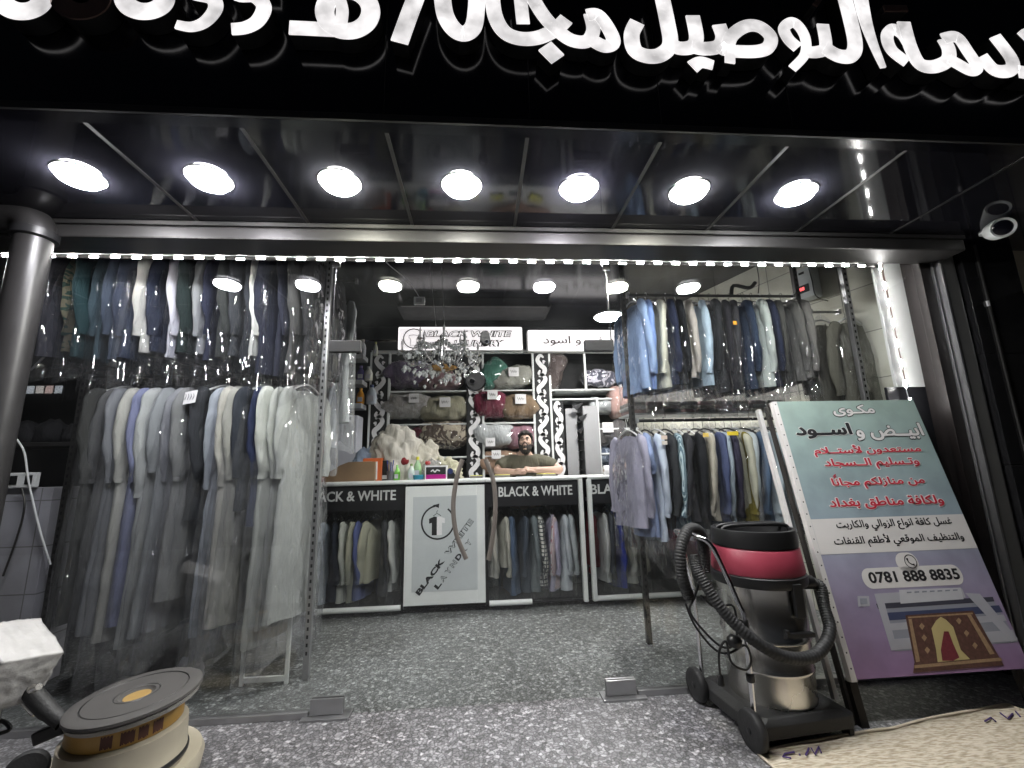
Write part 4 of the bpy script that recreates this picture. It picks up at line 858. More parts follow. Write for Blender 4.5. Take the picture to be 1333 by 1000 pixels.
# crystal chandelier
cp = PY(574, 466, 1.45)
ch = T('crystal_chandelier', 'crystal chandelier of silver arms and clear drops hung on thin wires', 'chandelier', cp)
MB().tube([cp+Vector((0, 0, -.12)), cp+Vector((0, 0, .24))], .013, 10).build('stem', M['chrome'], ch, smooth=True)
for k in (-1, 1): MB().tube([cp+Vector((k*.04, 0, .22)), (cp.x+k*.06-.06, cp.y, CZ)], .0022, 5).build('hanging_wire', M['alu'], ch)
MB().lathe([(.001, -.03), (.10, -.025), (.135, .0), (.10, .012), (.001, .012)], cp+Vector((.03, 0, -.10)), 28).build('amber_bowl', M['gold'], ch, smooth=True)
oct_ = [(1, 0, 0), (0, 1, 0), (-1, 0, 0), (0, -1, 0), (0, 0, .8), (0, 0, -1.5)]; of = [(0, 1, 4), (1, 2, 4), (2, 3, 4), (3, 0, 4), (1, 0, 5), (2, 1, 5), (3, 2, 5), (0, 3, 5)]
arms = []
for i in range(12):
    a = 2*math.pi*i/12+.2; r = .38 if i % 2 == 0 else .25; h = .10 if i % 2 == 0 else .20; d = Vector((math.cos(a), math.sin(a), 0))
    tip = cp+d*r+Vector((0, 0, h-.05))
    ao = MB().tube(spline([cp+Vector((0, 0, -.02)), cp+d*r*.4+Vector((0, 0, -.09)), cp+d*r*.85+Vector((0, 0, -.05)), tip], 5), .006, 8).build('arm', M['chrome'], ch, smooth=True)
    MB().lathe([(.006, -.006), (.032, .004), (.034, .008), (.012, .008)], tip, 16).build('drip_pan', M['crystal'], ao, smooth=True)
    MB().lathe([(.010, .008), (.010, .06), (.016, .075), (.012, .10), (.002, .125)], tip, 10).build('candle_bulb', M['crystal'], ao, smooth=True)
    arms.append(tip)
st_ = MB()
for i in range(12):
    a, b = arms[i], arms[(i+1) % 12]
    for (p, q, sag) in ((a, b, .06), (a, cp+Vector((0, 0, .2)), .05), (a, arms[(i+2) % 12], .10)):
        for k in range(9):
            u = k/8; st_.ball(p.lerp(q, u)-Vector((0, 0, sag*4*u*(1-u))), .0150, 6, 4)
st_.build('bead_garlands', M['crystal'], ch, smooth=True)
for i in range(92):
    ring = R.choice((.10, .18, .25, .31, .36, .40)); a = R.uniform(0, 6.283); zz = -.06-.16*(1-ring/.4)+R.uniform(-.10, .10)
    c = cp+Vector((ring*math.cos(a), ring*math.sin(a), zz)); s = R.uniform(.018, .034)
    MB().add([c+Vector(v)*s for v in oct_], of).build('crystal_drop', M['crystal'] if i % 3 else M['chrome'], ch)
for px, py in ((540, 497), (553, 503), (563, 490), (580, 499), (593, 497), (600, 480), (531, 478), (519, 460)):
    c = PY(px, py, 1.38); MB().add([c+Vector(v)*.02 for v in oct_], of).build('crystal_drop', M['crystal'], ch)

# left corner of the back: small shelves with bottles, washing machine
lsx = T('corner_shelf', 'small grey shelves with detergent bottles left of the shelving', 'shelf', (-1.62, 2.7, 1.9))
for z in (2.80, 2.47, 2.17): MB().box(-1.85, -1.46, 2.62, 2.86, z-.06, z).build('shelf_board', mat('grey_shelf', (.45, .46, .48), .4), lsx, bevel=.005)
MB().box(-1.88, -1.851, 2.62, 2.86, 1.7, 2.95).build('side_board', M['white'], lsx)
def bottle(p, r, h, col, label, capcol=(.8, .8, .8), sy=.6, grp='detergent bottles'):
    t = T('bottle', label, 'bottle', p, grp); p = Vector(p)
    MB().lathe([(r*.9, 0), (r, h*.08), (r, h*.5), (r*.82, h*.66), (r*.36, h*.82), (r*.34, h*.86)], p, 20, sy=sy).build('bottle_body', mat('bottle_plastic', col, .25), t, smooth=True)
    MB().lathe([(r*.42, h*.86), (r*.4, h), (.002, h)], p, 14, sy=sy).build('cap', mat('cap_plastic', capcol, .4), t, smooth=True)
    MB().box(p.x-r*.55, p.x+r*.55, p.y-r*sy-.004, p.y-r*sy+.003, p.z+h*.15, p.z+h*.42).build('label_patch', mat('label_patch', (.5, .5, .55), .5), t)
def on(px, py, y): return PY(px, py, y)
for px, z, r, h, col, lab, cc in ((471, 2.80, .045, .22, (.6, .62, .66), 'tall white bottle on the top corner shelf', (.5, .5, .5)), (488, 2.80, .03, .19, (.58, .6, .5), 'slim pale bottle on the top corner shelf', (.6, .6, .2)), (470, 2.47, .05, .20, (.10, .08, .25), 'dark violet bottle on the middle corner shelf', (.2, .15, .4)), (480, 2.47, .055, .19, (.62, .62, .58), 'round white bottle on the middle corner shelf', (.7, .7, .7)),
                           (471, 2.17, .05, .21, (.75, .32, .03), 'orange bottle on the lower corner shelf', (.8, .4, .05)), (485, 2.17, .065, .25, (.50, .55, .62), 'blue and white handled bottle on the lower corner shelf', (.05, .08, .2))):
    bottle((PY(px, 480, 2.72).x, 2.72, z), r, h, col, lab, cc)
wm = T('water_heater', 'white boxy appliance below the corner shelves', 'appliance', (-1.62, 2.75, 1.2))
MB().box(-1.82, -1.49, 2.6, 2.86, 1.25, 2.02).build('case', mat('lilac_white_case', (.62, .63, .70), .4), wm, bevel=.02); MB().box(-1.74, -1.57, 2.594, 2.599, 1.96, 2.0).build('handle_slot', M['black'], wm)
MB().box(-1.80, -1.50, 2.62, 2.84, .0, 1.249).build('base_cabinet', M['greyw'], wm)

# ================================================================== ON THE COUNTER
def cz(px, y=CY+.16): return PY(px, 625, y).x
cbx = T('cardboard_box', 'brown cardboard box with a slanted side at the left end of the counter', 'box', (-1.45, CY+.2, CT))
MB().prism([(-1.68, CT+.001), (-1.06, CT+.001), (-1.06, CT+.20), (-1.32, CT+.20), (-1.40, CT+.17)], (0, CY+.06, 0), X, Z3, Y, .26).build('carton', mat('cardboard', (.25, .16, .09), .8, var=.2), cbx)
MB().box(-1.30, -1.10, CY+.10, CY+.28, CT+.2005, CT+.203).build('carton_flap', mat('cardboard_pale', (.45, .40, .32), .8), cbx)
x = cz(485); ob = T('orange_carton', 'orange box with a white label on the counter', 'box', (x, CY+.18, CT))
MB().box(x-.095, x+.095, CY+.12, CY+.24, CT+.001, CT+.235).build('carton', mat('orange_card', (.62, .13, .03), .5), ob, bevel=.006)
lb = MB().box(x-.06, x+.055, CY+.118, CY+.1195, CT+.02, CT+.20).build('label_panel', M['paper'], ob); MB().box(x-.035, x+.03, CY+.1165, CY+.1178, CT+.06, CT+.12).build('label_print', mat('grey_print', (.2, .2, .2), .6), lb); MB().lathe([(.001, .002), (.022, .002), (.022, 0)], (x, CY+.1178, CT+.16), 14, (0, -1, 0)).build('label_print', mat('grey_print', (.2, .2, .2), .6), lb)
x = cz(501); k = T('black_box', 'narrow black box right of the orange one', 'box', (x, CY+.2, CT)); MB().box(x-.035, x+.03, CY+.16, CY+.24, CT+.001, CT+.21).build('carton', M['black'], k, bevel=.005); MB().box(x-.03, x+.025, CY+.158, CY+.1595, CT+.02, CT+.06).build('label_print', M['greyw'], k)
x = cz(509); k = T('pen_cup', 'grey cup full of blue pens on the counter', 'pen cup', (x, CY+.13, CT)); MB().lathe([(.035, .001), (.038, .10), (.033, .10), (.03, .01)], (x, CY+.13, CT), 20).build('cup', mat('grey_cup', (.12, .12, .13), .3), k, smooth=True)
for i in range(9):
    a = i*.7; MB().tube([(x+.015*math.cos(a), CY+.13+.015*math.sin(a), CT+.02), (x+.04*math.cos(a), CY+.13+.03*math.sin(a), CT+.17+.02*(i % 3))], .005, 6).build('pen', mat('pen_%s' % ('blue' if i % 3 else 'tan'), (.03, .05, .28) if i % 3 else (.3, .2, .12), .4), k)
bottle((cz(517), CY+.14, CT+.001), .032, .16, (.16, .5, .06), 'small bright green bottle beside the pen cup', (.3, .7, .2), 1, 'bottles on the counter')
x = cz(523); k = T('red_duster', 'dark red brush head standing among the green bottles', 'brush', (x, CY+.2, CT)); MB().tube([(x, CY+.2, CT+.001), (x+.01, CY+.2, CT+.15)], .012, 8).build('handle', M['greyw'], k, smooth=True); MB().ball((x+.015, CY+.19, CT+.20), (.05, .04, .045)).build('brush_head', fabric((.2, .015, .02)), k, smooth=True)
bottle((cz(543), CY+.18, CT+.001), .04, .24, (.35, .55, .30), 'pale green spray bottle with a yellow collar', (.7, .65, .05), 1, 'bottles on the counter')
bottle((cz(536), CY+.12, CT+.001), .036, .17, (.55, .62, .58), 'cloudy white bottle in front of the green spray bottle', (.2, .3, .1), 1, 'bottles on the counter')
x = cz(545, CY+.1); k = T('blue_tub', 'small teal blue tub on the counter edge', 'tub', (x, CY+.09, CT)); MB().lathe([(.05, .001), (.055, .05), (.05, .05), (.045, .01)], (x, CY+.09, CT), 20).build('tub_body', mat('teal_tub', (.03, .22, .32), .3), k, smooth=True); MB().lathe([(.057, .045), (.057, .056), (.001, .056)], (x, CY+.09, CT), 20).build('lid', mat('teal_lid', (.05, .3, .4), .3), k, smooth=True)
def crumple(name, c, r, fab, label, cat, seed, grp=None, fold=.30, subd=5, extra=None):
    bm = bmesh.new(); bmesh.ops.create_icosphere(bm, subdivisions=subd, radius=1)
    for v in bm.verts:
        n = v.co.copy(); q = n*1.7+Vector((seed, seed*.7, 0)); w = Vector((noise.noise(q*1.3), noise.noise(q*1.3+Vector((9, 0, 0))), noise.noise(q*1.3+Vector((0, 9, 0)))))
        rr = .5; f = 5.0; am = .55
        for o_ in range(3):
            dv = Vector((math.sin(seed*1.3+o_*2.1), math.cos(seed*.7+o_*1.7), math.sin(seed+o_*3.3)*.8)); rr += math.sin(f*n.dot(dv)+4.5*noise.noise(q*.9+w*.8+Vector((o_*5., 0, 0))))*am; f *= 1.75; am *= .62
        rr += .5*noise.noise(q*.8)
        v.co = Vector((n.x*r[0], n.y*r[1], max(n.z, -.35)*r[2]))*(1+fold*(rr-.5)*.6)
        if v.co.z < -r[2]*.33: v.co.z = -r[2]*.33
    me = bpy.data.meshes.new(name); bm.to_mesh(me); bm.free(); me.polygons.foreach_set('use_smooth', [True]*len(me.polygons)); me.materials.append(fab)
    o = bpy.data.objects.new(name, me); COL.objects.link(o); o.location = (c[0], c[1], c[2]+r[2]*.33); return tag(o, label, cat, grp)
LIN = fabric((.52, .49, .44))
crumple('laundry_heap', (PY(525, 600, CY+.45).x-.05, CY+.36, CT), (.28, .20, .40), LIN, 'tall heap of crumpled cream cloth on the counter', 'laundry', 3, 'crumpled laundry on the counter', .36)
crumple('laundry_heap', (PY(545, 600, CY+.45).x+.03, CY+.42, CT), (.24, .16, .30), fabric((.50, .47, .40)), 'crumpled cream cloth right of the tall heap', 'laundry', 8, 'crumpled laundry on the counter', .36)
crumple('laundry_heap', (PY(578, 600, CY+.45).x, CY+.38, CT), (.20, .15, .17), fabric((.50, .48, .36)), 'low heap of ivory cloth behind the pink box', 'laundry', 14, 'crumpled laundry on the counter', .4)
crumple('laundry_heap', (PY(478, 600, CY+.45).x, CY+.40, CT), (.14, .14, .26), fabric((.30, .36, .48)), 'pale blue folded cloth left of the cream heap', 'laundry', 21, 'crumpled laundry on the counter', .3)
cb2 = crumple('clear_bag', (PY(562, 600, CY+.2).x, CY+.24, CT), (.11, .08, .16), M['filmh'], 'clear crumpled bag with a red top on the counter', 'bag', 31, None, .4, 4)
MB().ball(Vector(cb2.location)+Vector((-.04, -.04, .12)), (.03, .02, .025), 10, 6).build('red_twist', mat('red_plastic', (.6, .03, .03), .4), cb2, smooth=True)
x = cz(568, CY+.1); k = T('pink_carton', 'pink and black box on the counter left of the door handle', 'box', (x, CY+.1, CT))
MB().box(x-.11, x+.11, CY+.05, CY+.16, CT+.001, CT+.145).build('carton', M['paper'], k, bevel=.003)
MB().box(x-.10, x+.10, CY+.0475, CY+.0495, CT+.012, CT+.055).build('print_panel', mat('magenta_print', (.42, .01, .22), .4), k); MB().box(x-.10, x+.10, CY+.0475, CY+.0495, CT+.056, CT+.13).build('print_panel', M['ink'], k)
q = MB(); strip(q, [(p.x, p.y) for p in spline([(x-.05, CT+.085), (x-.03, CT+.10), (x-.01, CT+.08), (x+.01, CT+.10), (x+.04, CT+.09)], 4)], .012, (0, CY+.047, 0), X, Z3, NY, .001); q.build('print_mark', M['paper'], k)
x = cz(590, CY+.12); k = T('tape_dispenser', 'dark tape dispenser right of the pink box', 'dispenser', (x, CY+.12, CT)); MB().prism([(-.07, 0.001), (.07, .001), (.065, .03), (.02, .05), (-.01, .09), (-.06, .09)], (x, CY+.1, CT), X, Z3, Y, .06).build('dispenser_body', M['black'], k, bevel=.004); MB().lathe([(.03, -.01), (.03, .01)], (x-.03, CY+.1, CT+.085), 18, (0, 1, 0)).build('tape_roll', mat('navy_roll', (.03, .04, .12), .3), k, smooth=True)
for px, w, rz, lab in ((620, .12, .1, 'small yellow note roll near the middle of the counter'), (654, .16, -.1, 'yellow cloth pad left of the folded arms'), (711, .17, .5, 'yellow topped pad right of the folded hands')):
    x = cz(px, CY+.14); k = T('yellow_pad', lab, 'pad', (x, CY+.16, CT), 'yellow pads on the counter'); m3_ = Matrix.Rotation(rz, 3, 'Z')
    MB().obox((x, CY+.14, CT+.016), (w, .11, .03), m3_).build('pad_body', mat('grey_card', (.2, .19, .17), .7), k, bevel=.002); MB().obox((x, CY+.14, CT+.0335), (w, .11, .004), m3_).build('top_sheet', mat('yellow_paper', (.68, .66, .10), .7), k)
x = cz(682, CY+.1); k = T('phone', 'flat phone lying in front of the folded hands', 'phone', (x, CY+.08, CT)); MB().obox((x, CY+.08, CT+.008), (.16, .08, .012), Matrix.Rotation(.05, 3, 'Z')).build('phone_body', mat('pale_phone', (.45, .5, .55), .3), k, bevel=.003); MB().obox((x, CY+.08, CT+.0148), (.145, .068, .001), Matrix.Rotation(.05, 3, 'Z')).build('screen', M['black'], k)
x = cz(800, CY+.2); k = T('paper_roll', 'white paper roll at the right end of the counter', 'paper roll', (x, CY+.2, CT)); MB().tube([(x-.11, CY+.2, CT+.052), (x+.13, CY+.2, CT+.052)], .05, 20).build('roll', M['paper'], k, smooth=True); MB().tube([(x-.113, CY+.2, CT+.052), (x-.111, CY+.2, CT+.052)], .016, 12).build('core', M['timber'], k)
# ================================================================== THE MAN AT THE COUNTER
def skin_mesh(name, verts, edges, radii, root=0, sub=1):
    me = bpy.data.meshes.new(name); me.from_pydata([Vector(v) for v in verts], edges, []); o = bpy.data.objects.new(name, me); COL.objects.link(o)
    o.modifiers.new('skin', 'SKIN')
    for i, r in enumerate(radii):
        d = me.skin_vertices[0].data[i]; d.radius = (r, r) if not isinstance(r, tuple) else r; d.use_root = (i == root)
    s = o.modifiers.new('sub', 'SUBSURF'); s.levels = s.render_levels = sub
    bpy.context.view_layer.update(); me2 = bpy.data.meshes.new_from_object(o.evaluated_get(bpy.context.evaluated_depsgraph_get()))
    bpy.data.objects.remove(o); return me2
def fuse(meshes, voxel, name, m, parent, smooth_it=0):
    bm = bmesh.new()
    for me in meshes: bm.from_mesh(me)
    me = bpy.data.meshes.new(name); bm.to_mesh(me); bm.free(); o = bpy.data.objects.new(name, me); COL.objects.link(o)
    r = o.modifiers.new('rm', 'REMESH'); r.mode = 'VOXEL'; r.voxel_size = voxel; r.use_smooth_shade = True
    if smooth_it: s = o.modifiers.new('sm', 'SMOOTH'); s.iterations = smooth_it; s.factor = .5
    bpy.context.view_layer.update(); me2 = bpy.data.meshes.new_from_object(o.evaluated_get(bpy.context.evaluated_depsgraph_get())); bpy.data.objects.remove(o)
    off = wloc(parent)
    for v in me2.vertices: v.co -= off
    me2.materials.clear(); me2.materials.append(m); me2.name = name
    o = bpy.data.objects.new(name, me2); COL.objects.link(o); o.parent = parent; return o
MX, MYY = PY(684, 600, 2.05).x, 2.12
man = T('person', 'bearded man in an olive t-shirt leaning on the counter with folded arms', 'person', (MX, MYY, 0))
SC = .93
zE = CT+.045; zS = CT+.155
hc = PY(684, 577.5, 2.06); hc.y = 2.06                                        # centre of the head
nk = Vector((MX, MYY, CT+.19))
V = [(MX, MYY+.10, .92), (MX, MYY+.08, 1.12), (MX, MYY+.04, CT+.06), nk, (MX+.0, MYY-.02, nk.z+.07), hc-Vector((0, -.01, .06))]
Eg = [(0, 1), (1, 2), (2, 3), (3, 4), (4, 5)]; RD = [(.17, .12), (.18, .125), (.20, .12), .085, .066, .062]
def chain(start, pts, rs):
    p = start
    for q, r in zip(pts, rs): V.append(q); RD.append(r); Eg.append((p, len(V)-1)); p = len(V)-1
    return p
sleeve_pts = []
HAND = {}
for s in (-1, 1):
    sh_ = Vector((MX+s*.20, MYY+.02, zS)); el = Vector((MX+(.40 if s > 0 else -.335), MYY-.06, zE+.015)); mid = (sh_+el)/2+Vector((s*.0, 0, .012))
    wr = Vector((MX+s*.055-.02, MYY-.20+(.03 if s > 0 else 0), zE+.012+(.02 if s > 0 else 0))); fm = (el+wr)/2+Vector((0, -.02, .0))
    i = chain(3, [sh_, mid, el, fm, wr], [.085, .068, .054, .043, .031])
    hd = wr+Vector((-s*.07, -.015, .006)); chain(i, [hd], [(.042, .024)]); HAND[s] = (wr, hd)
    sleeve_pts.append((sh_, mid, el))
    chain(0, [(MX+s*.10, MYY+.1, .84), (MX+s*.11, MYY+.06, .48), (MX+s*.11, MYY+.12, .10), (MX+s*.12, MYY+.0, .05)], [.095, .07, .05, .04])
parts_ = [skin_mesh('b', V, Eg, RD, 0, 2)]
for s in (-1, 1):
    wr, hd = HAND[s]; d = (hd-wr).normalized(); side = Vector((0, -1, 0)) if abs(d.y) < .7 else X; side = (side-d*side.dot(d)).normalized()
    for k, L in enumerate((.070, .080, .076, .060)):
        b = hd+side*(.030-.020*k)+d*.02; p1 = b+d*L*.45+Vector((0, 0, .002)); p2 = p1+d*L*.35-Vector((0, 0, .006)); p3 = p2+d*L*.25-Vector((0, 0, .012))
        parts_.append(skin_mesh('f', [hd+side*(.022-.015*k), b, p1, p2, p3], [(0, 1), (1, 2), (2, 3), (3, 4)], [.010, .0095, .009, .0085, .007], 0, 1))
    t0 = wr+d*.025+side*.025; parts_.append(skin_mesh('f', [wr+d*.01, t0, t0+side*.03+d*.025, t0+side*.04+d*.05], [(0, 1), (1, 2), (2, 3)], [.012, .0115, .0105, .008], 0, 1))
# head: ellipsoid skull shaped in front, tilted back and turned slightly to his right
HR = Matrix.Rotation(rad(-10), 3, 'Z') @ Matrix.Rotation(rad(-16), 3, 'X')
def H(x, y, z): return hc + HR @ (Vector((x, y, z))*SC)
bm = bmesh.new(); bmesh.ops.create_uvsphere(bm, u_segments=40, v_segments=30, radius=1)
for v in bm.verts:
    n = v.co; x, y, z = n.x*.077, n.y*.095, n.z*.118
    if z < 0: x *= 1+.30*z/.118*abs(z/.118); 
    if y < 0: y *= .93
    if z < -.05: y = y*.95-.006
    if y < -.05 and .005 < z < .035: y += .006*(1-abs(abs(x)-.032)/.032)        # eye sockets
    v.co = H(x, y, z)
me = bpy.data.meshes.new('h'); bm.to_mesh(me); bm.free(); parts_.append(me)
def ballmesh(c, r, n=16): 
    mb = MB().ball((0, 0, 0), r, n, n//2+2); me = bpy.data.meshes.new('x'); me.from_pydata([H(*(Vector(c)+v)) for v in mb.v], [], mb.f); return me
parts_ += [ballmesh((0, -.092, .018), (.008, .012, .024)), ballmesh((0, -.102, -.008), (.014, .013, .011)), ballmesh((.013, -.095, -.010), (.008, .009, .007)), ballmesh((-.013, -.095, -.010), (.008, .009, .007)),
           ballmesh((0, -.085, .036), (.045, .012, .009)), ballmesh((0, -.086, -.041), (.024, .009, .005)), ballmesh((0, -.085, -.052), (.021, .010, .006)), ballmesh((0, -.066, -.088), (.028, .02, .018)),
           ballmesh((.040, -.068, -.012), (.020, .016, .016)), ballmesh((-.040, -.068, -.012), (.020, .016, .016)), ballmesh((.079, .012, .0), (.007, .017, .030)), ballmesh((-.079, .012, .0), (.007, .017, .030))]
body = fuse(parts_, .0055, 'body', M['skin'], man, 2)
def headpatch(name, sel, lift, m, nz=.006, seed=0):
    bm = bmesh.new(); bmesh.ops.create_uvsphere(bm, u_segments=56, v_segments=44, radius=1); kill = []
    for v in bm.verts:
        n = v.co.copy(); x, y, z = n.x*.077, n.y*.095, n.z*.118
        if z < 0: x *= 1+.30*z/.118*abs(z/.118)
        if y < 0: y *= .93
        if z < -.05: y = y*.95-.006
        k = lift(x, y, z)+nz*noise.noise(n*9+Vector((seed, 0, 0)))
        v.co = H(*(Vector((x, y, z))+n.normalized()*k))
        v.index
        if not sel(x, y, z): kill.append(v)
    bmesh.ops.delete(bm, geom=kill, context='VERTS')
    r = bmesh.ops.extrude_face_region(bm, geom=bm.faces[:])
    for e in r['geom']:
        if isinstance(e, bmesh.types.BMVert): e.co += (hc-e.co).normalized()*.012
    bmesh.ops.recalc_face_normals(bm, faces=bm.faces)
    off = wloc(man)
    for v in bm.verts: v.co -= off
    for f in bm.faces: f.smooth = True
    me = bpy.data.meshes.new(name); bm.to_mesh(me); bm.free(); me.materials.append(m); o = bpy.data.objects.new(name, me); COL.objects.link(o); o.parent = man; return o
headpatch('hair', lambda x, y, z: (z > .078-.25*max(0, y+.05) and z > .060) or (y > .005 and z > .058-1.15*y), lambda x, y, z: .016+.020*max(0, z/.118)*(1.2 if y < 0 else .8), M['hair'], .034)
headpatch('beard', lambda x, y, z: (z < -.022 and y < .02 and z < -.036+.55*max(0, abs(x)-.035)+.0 or (abs(x) > .058 and -.06 < z < .03 and -.03 < y < .015)) and not (abs(x) < .020 and -.053 < z < -.042 and y < -.04), lambda x, y, z: .008+.012*max(0, min(1, (-z-.045)/.04)), M['hair'], .008, 4)
ms = MB(); 
for s in (-1, 1): ms.tube([H(s*.003, -.101, -.027), H(s*.018, -.097, -.030), H(s*.032, -.086, -.044)], [.005, .006, .004], 8)
ms.build('moustache', M['hair'], man, smooth=True)
for s in (-1, 1):
    MB().tube([H(s*.014, -.096, .040), H(s*.030, -.094, .045), H(s*.050, -.078, .039)], [.0055, .0065, .004], 8).build('eyebrow', M['hair'], man, smooth=True)
    e = MB().ball(H(s*.031, -.0775, .020), .0100*SC, 12, 8).build('eye', mat('eye_white', (.30, .26, .23), .3), man, smooth=True)
    MB().ball(H(s*.031-.002, -.0835, .022), .0058*SC, 10, 6).build('iris', M['black'], e, smooth=True)
# t-shirt
TV = [(MX, MYY+.10, .90), (MX, MYY+.08, 1.12), (MX, MYY+.04, CT+.06), Vector(nk)-Vector((0, 0, .005)), Vector(nk)+Vector((0, -.008, .022))]; TE = [(0, 1), (1, 2), (2, 3), (3, 4)]; TR = [(.19, .14), (.20, .145), (.215, .135), .098, .085]
for sh_, mid, el in sleeve_pts:
    TV.append(sh_); TR.append(.102); TE.append((3, len(TV)-1)); TV.append(mid+(el-mid)*.1); TR.append(.092); TE.append((len(TV)-2, len(TV)-1)); TV.append(mid+(el-mid)*.40); TR.append(.088); TE.append((len(TV)-2, len(TV)-1))
fuse([skin_mesh('t', TV, TE, TR, 0, 2)], .009, 'tshirt', fabric((.10, .095, .07)), man, 1)
tr_ = MB()
fuse([skin_mesh('p', [(MX, MYY+.1, .90), (MX-.10, MYY+.1, .82), (MX-.11, MYY+.07, .48), (MX-.11, MYY+.12, .10), (MX+.10, MYY+.1, .82), (MX+.11, MYY+.07, .48), (MX+.11, MYY+.12, .10)], [(0, 1), (1, 2), (2, 3), (0, 4), (4, 5), (5, 6)], [(.185, .135), .115, .09, .075, .115, .09, .075], 0, 1)], .012, 'trousers', fabric((.03, .035, .05)), man, 1)
# ================================================================== POSTER BOARD
pb = T('poster_board', 'tall teal and purple Arabic advertising board leaning on the glass', 'poster', (2.5, -.42, 0))
PO = Vector((1.963, -.42, .208)); pex = X; pey = Vector((.06, .39, 1.534)); PH = pey.length; pey = pey.normalized(); pez = pex.cross(pey).normalized()
PWD = 1.005
def PP(px, py):
    d = FW + RI*((px-666.5)/FPX) - UP*((py-500)/FPX); t = (PO-CAM).dot(pez)/d.dot(pez); q = CAM+d*t-PO
    v = (q.dot(pey)-q.dot(pex)*pex.dot(pey))/(1-pex.dot(pey)**2); return (q.dot(pex)-v*pex.dot(pey), v)
m, nt, p, o_ = newmat('poster_print'); tc = ND(nt, 'TexCoord'); sx = ND(nt, 'SeparateXYZ'); LK(nt, tc.outputs['Object'], sx.inputs[0])
mr = ND(nt, 'MapRange'); mr.inputs[1].default_value = .2; mr.inputs[2].default_value = 1.74; LK(nt, sx.outputs[2], mr.inputs[0])
cr = ND(nt, 'ValToRGB'); e = cr.color_ramp
st = [(0, (.28, .17, .31)), (.14, (.30, .23, .36)), (.36, (.30, .295, .39)), (.52, (.26, .325, .37)), (.75, (.27, .355, .355)), (1, (.29, .38, .34))]
while len(e.elements) < len(st): e.elements.new(.5)
for q, (a, c) in zip(e.elements, st): q.position = a; q.color = (*c, 1)
LK(nt, mr.outputs[0], cr.inputs[0]); no = ND(nt, 'TexNoise'); no.inputs['Scale'].default_value = 6; no.inputs['Detail'].default_value = 8; LK(nt, tc.outputs['Object'], no.inputs['Vector'])
c2 = ND(nt, 'ValToRGB'); c2.color_ramp.elements[0].position = .3; c2.color_ramp.elements[0].color = (.8, .8, .8, 1); c2.color_ramp.elements[1].position = .6; c2.color_ramp.elements[1].color = (1, 1, 1, 1); LK(nt, no.outputs['Fac'], c2.inputs[0])
mu = ND(nt, 'MixRGB', blend_type='MULTIPLY'); mu.inputs[0].default_value = 1; LK(nt, cr.outputs[0], mu.inputs[1]); LK(nt, c2.outputs[0], mu.inputs[2]); LK(nt, mu.outputs[0], p.inputs['Base Color']); p.inputs['Roughness'].default_value = .45
PMAT = m; PWH = mat('poster_white', (.60, .58, .57), .5, var=.05)
def onp(u, v, h=0): return PO+pex*u+pey*v+pez*h
vs = [onp(u, v, .0) for u, v in ((0, 0), (PWD, 0), (PWD, PH), (0, PH))]
MB().add(vs+[q-pez*.03 for q in vs], [(0, 1, 2, 3), (7, 6, 5, 4), (0, 4, 5, 1), (1, 5, 6, 2), (2, 6, 7, 3), (3, 7, 4, 0)]).build('printed_sheet', PMAT, pb)
def pbox(u0, u1, v0, v1, h0, h1, name, m, parent=None):
    vs = [onp(u, v, h) for h in (h0, h1) for u, v in ((u0, v0), (u1, v0), (u1, v1), (u0, v1))]
    return MB().add(vs, [(3, 2, 1, 0), (4, 5, 6, 7), (0, 1, 5, 4), (1, 2, 6, 5), (2, 3, 7, 6), (3, 0, 4, 7)]).build(name, m, parent or pb)
fl = pbox(-.032, -.001, -.01, PH, -.034, .002, 'white_edge', PWH)
q = MB()
for i in range(22): c = onp(-.016, .05+i*.072, .0025); q.lathe([(.0045, 0), (.003, .002), (.0005, .0025)], c, 8, pez)
q.build('rivets', M['blackm'], fl, smooth=True)
fb = mat('rusty_black_steel', (.03, .027, .025), .55, .5, var=.4)
pbox(-.03, .012, -.235, -.011, -.06, -.02, 'frame_leg', fb); pbox(PWD-.05, PWD-.01, -.215, -.001, -.06, -.031, 'frame_leg', fb)
pbox(-.05, -.033, -.20, PH-.02, -.075, -.045, 'frame_side', fb); pbox(PWD-.04, PWD-.005, 0.0, PH-.02, -.06, -.0305, 'frame_side', fb)
pbox(.0, PWD-.05, .02, .05, -.06, -.031, 'frame_bar', fb)
pbox(-.085, -.060, -.1, PH-.02, -.12, -.09, 'rear_white_strip', PWH)
def ptext(s, x0, x1, yb, yt, m, bold=.02, h=.0012, outline=None, obold=.06, name='lettering'):
    """text fitted in the pixel box of the photo, laid on the board"""
    a = PP(x0, yb); b = PP(x1, yb); c = PP((x0+x1)/2, yt); cb = PP((x0+x1)/2, yb); w = b[0]-a[0]; hh = c[1]-cb[1]
    if outline: text(s, onp(a[0]-.005, cb[1]-.005, h), pex, pey, pez, w+.010, hh+.010, outline, pb, name+'_outline', obold, .0008); h += .0012
    return text(s, onp(a[0], cb[1], h), pex, pey, pez, w, hh, m, pb, name, bold, .0008)
RED = M['inkred']; INK = M['ink']
ptext(ar('مكـوى'), 1086, 1141, 542, 527, PWH, .03, outline=INK)
ptext(ar('ابيــض و'), 1117, 1206, 573, 551, PWH, .03, outline=INK)
ptext(ar('اســود'), 1038, 1112, 571, 551, INK, .04, outline=PWH)
ptext(ar('مستعدون لأستــلام'), 1061, 1202, 594, 579, RED, .028, outline=PWH, obold=.075)
ptext(ar('وتـسليم الــسجاد'), 1075, 1200, 611, 596, RED, .028, outline=PWH, obold=.075)
ptext(ar('من منازلكم مجانا'), 1085, 1207, 636, 621, RED, .028, outline=PWH, obold=.075)
a = PP(1086, 623)
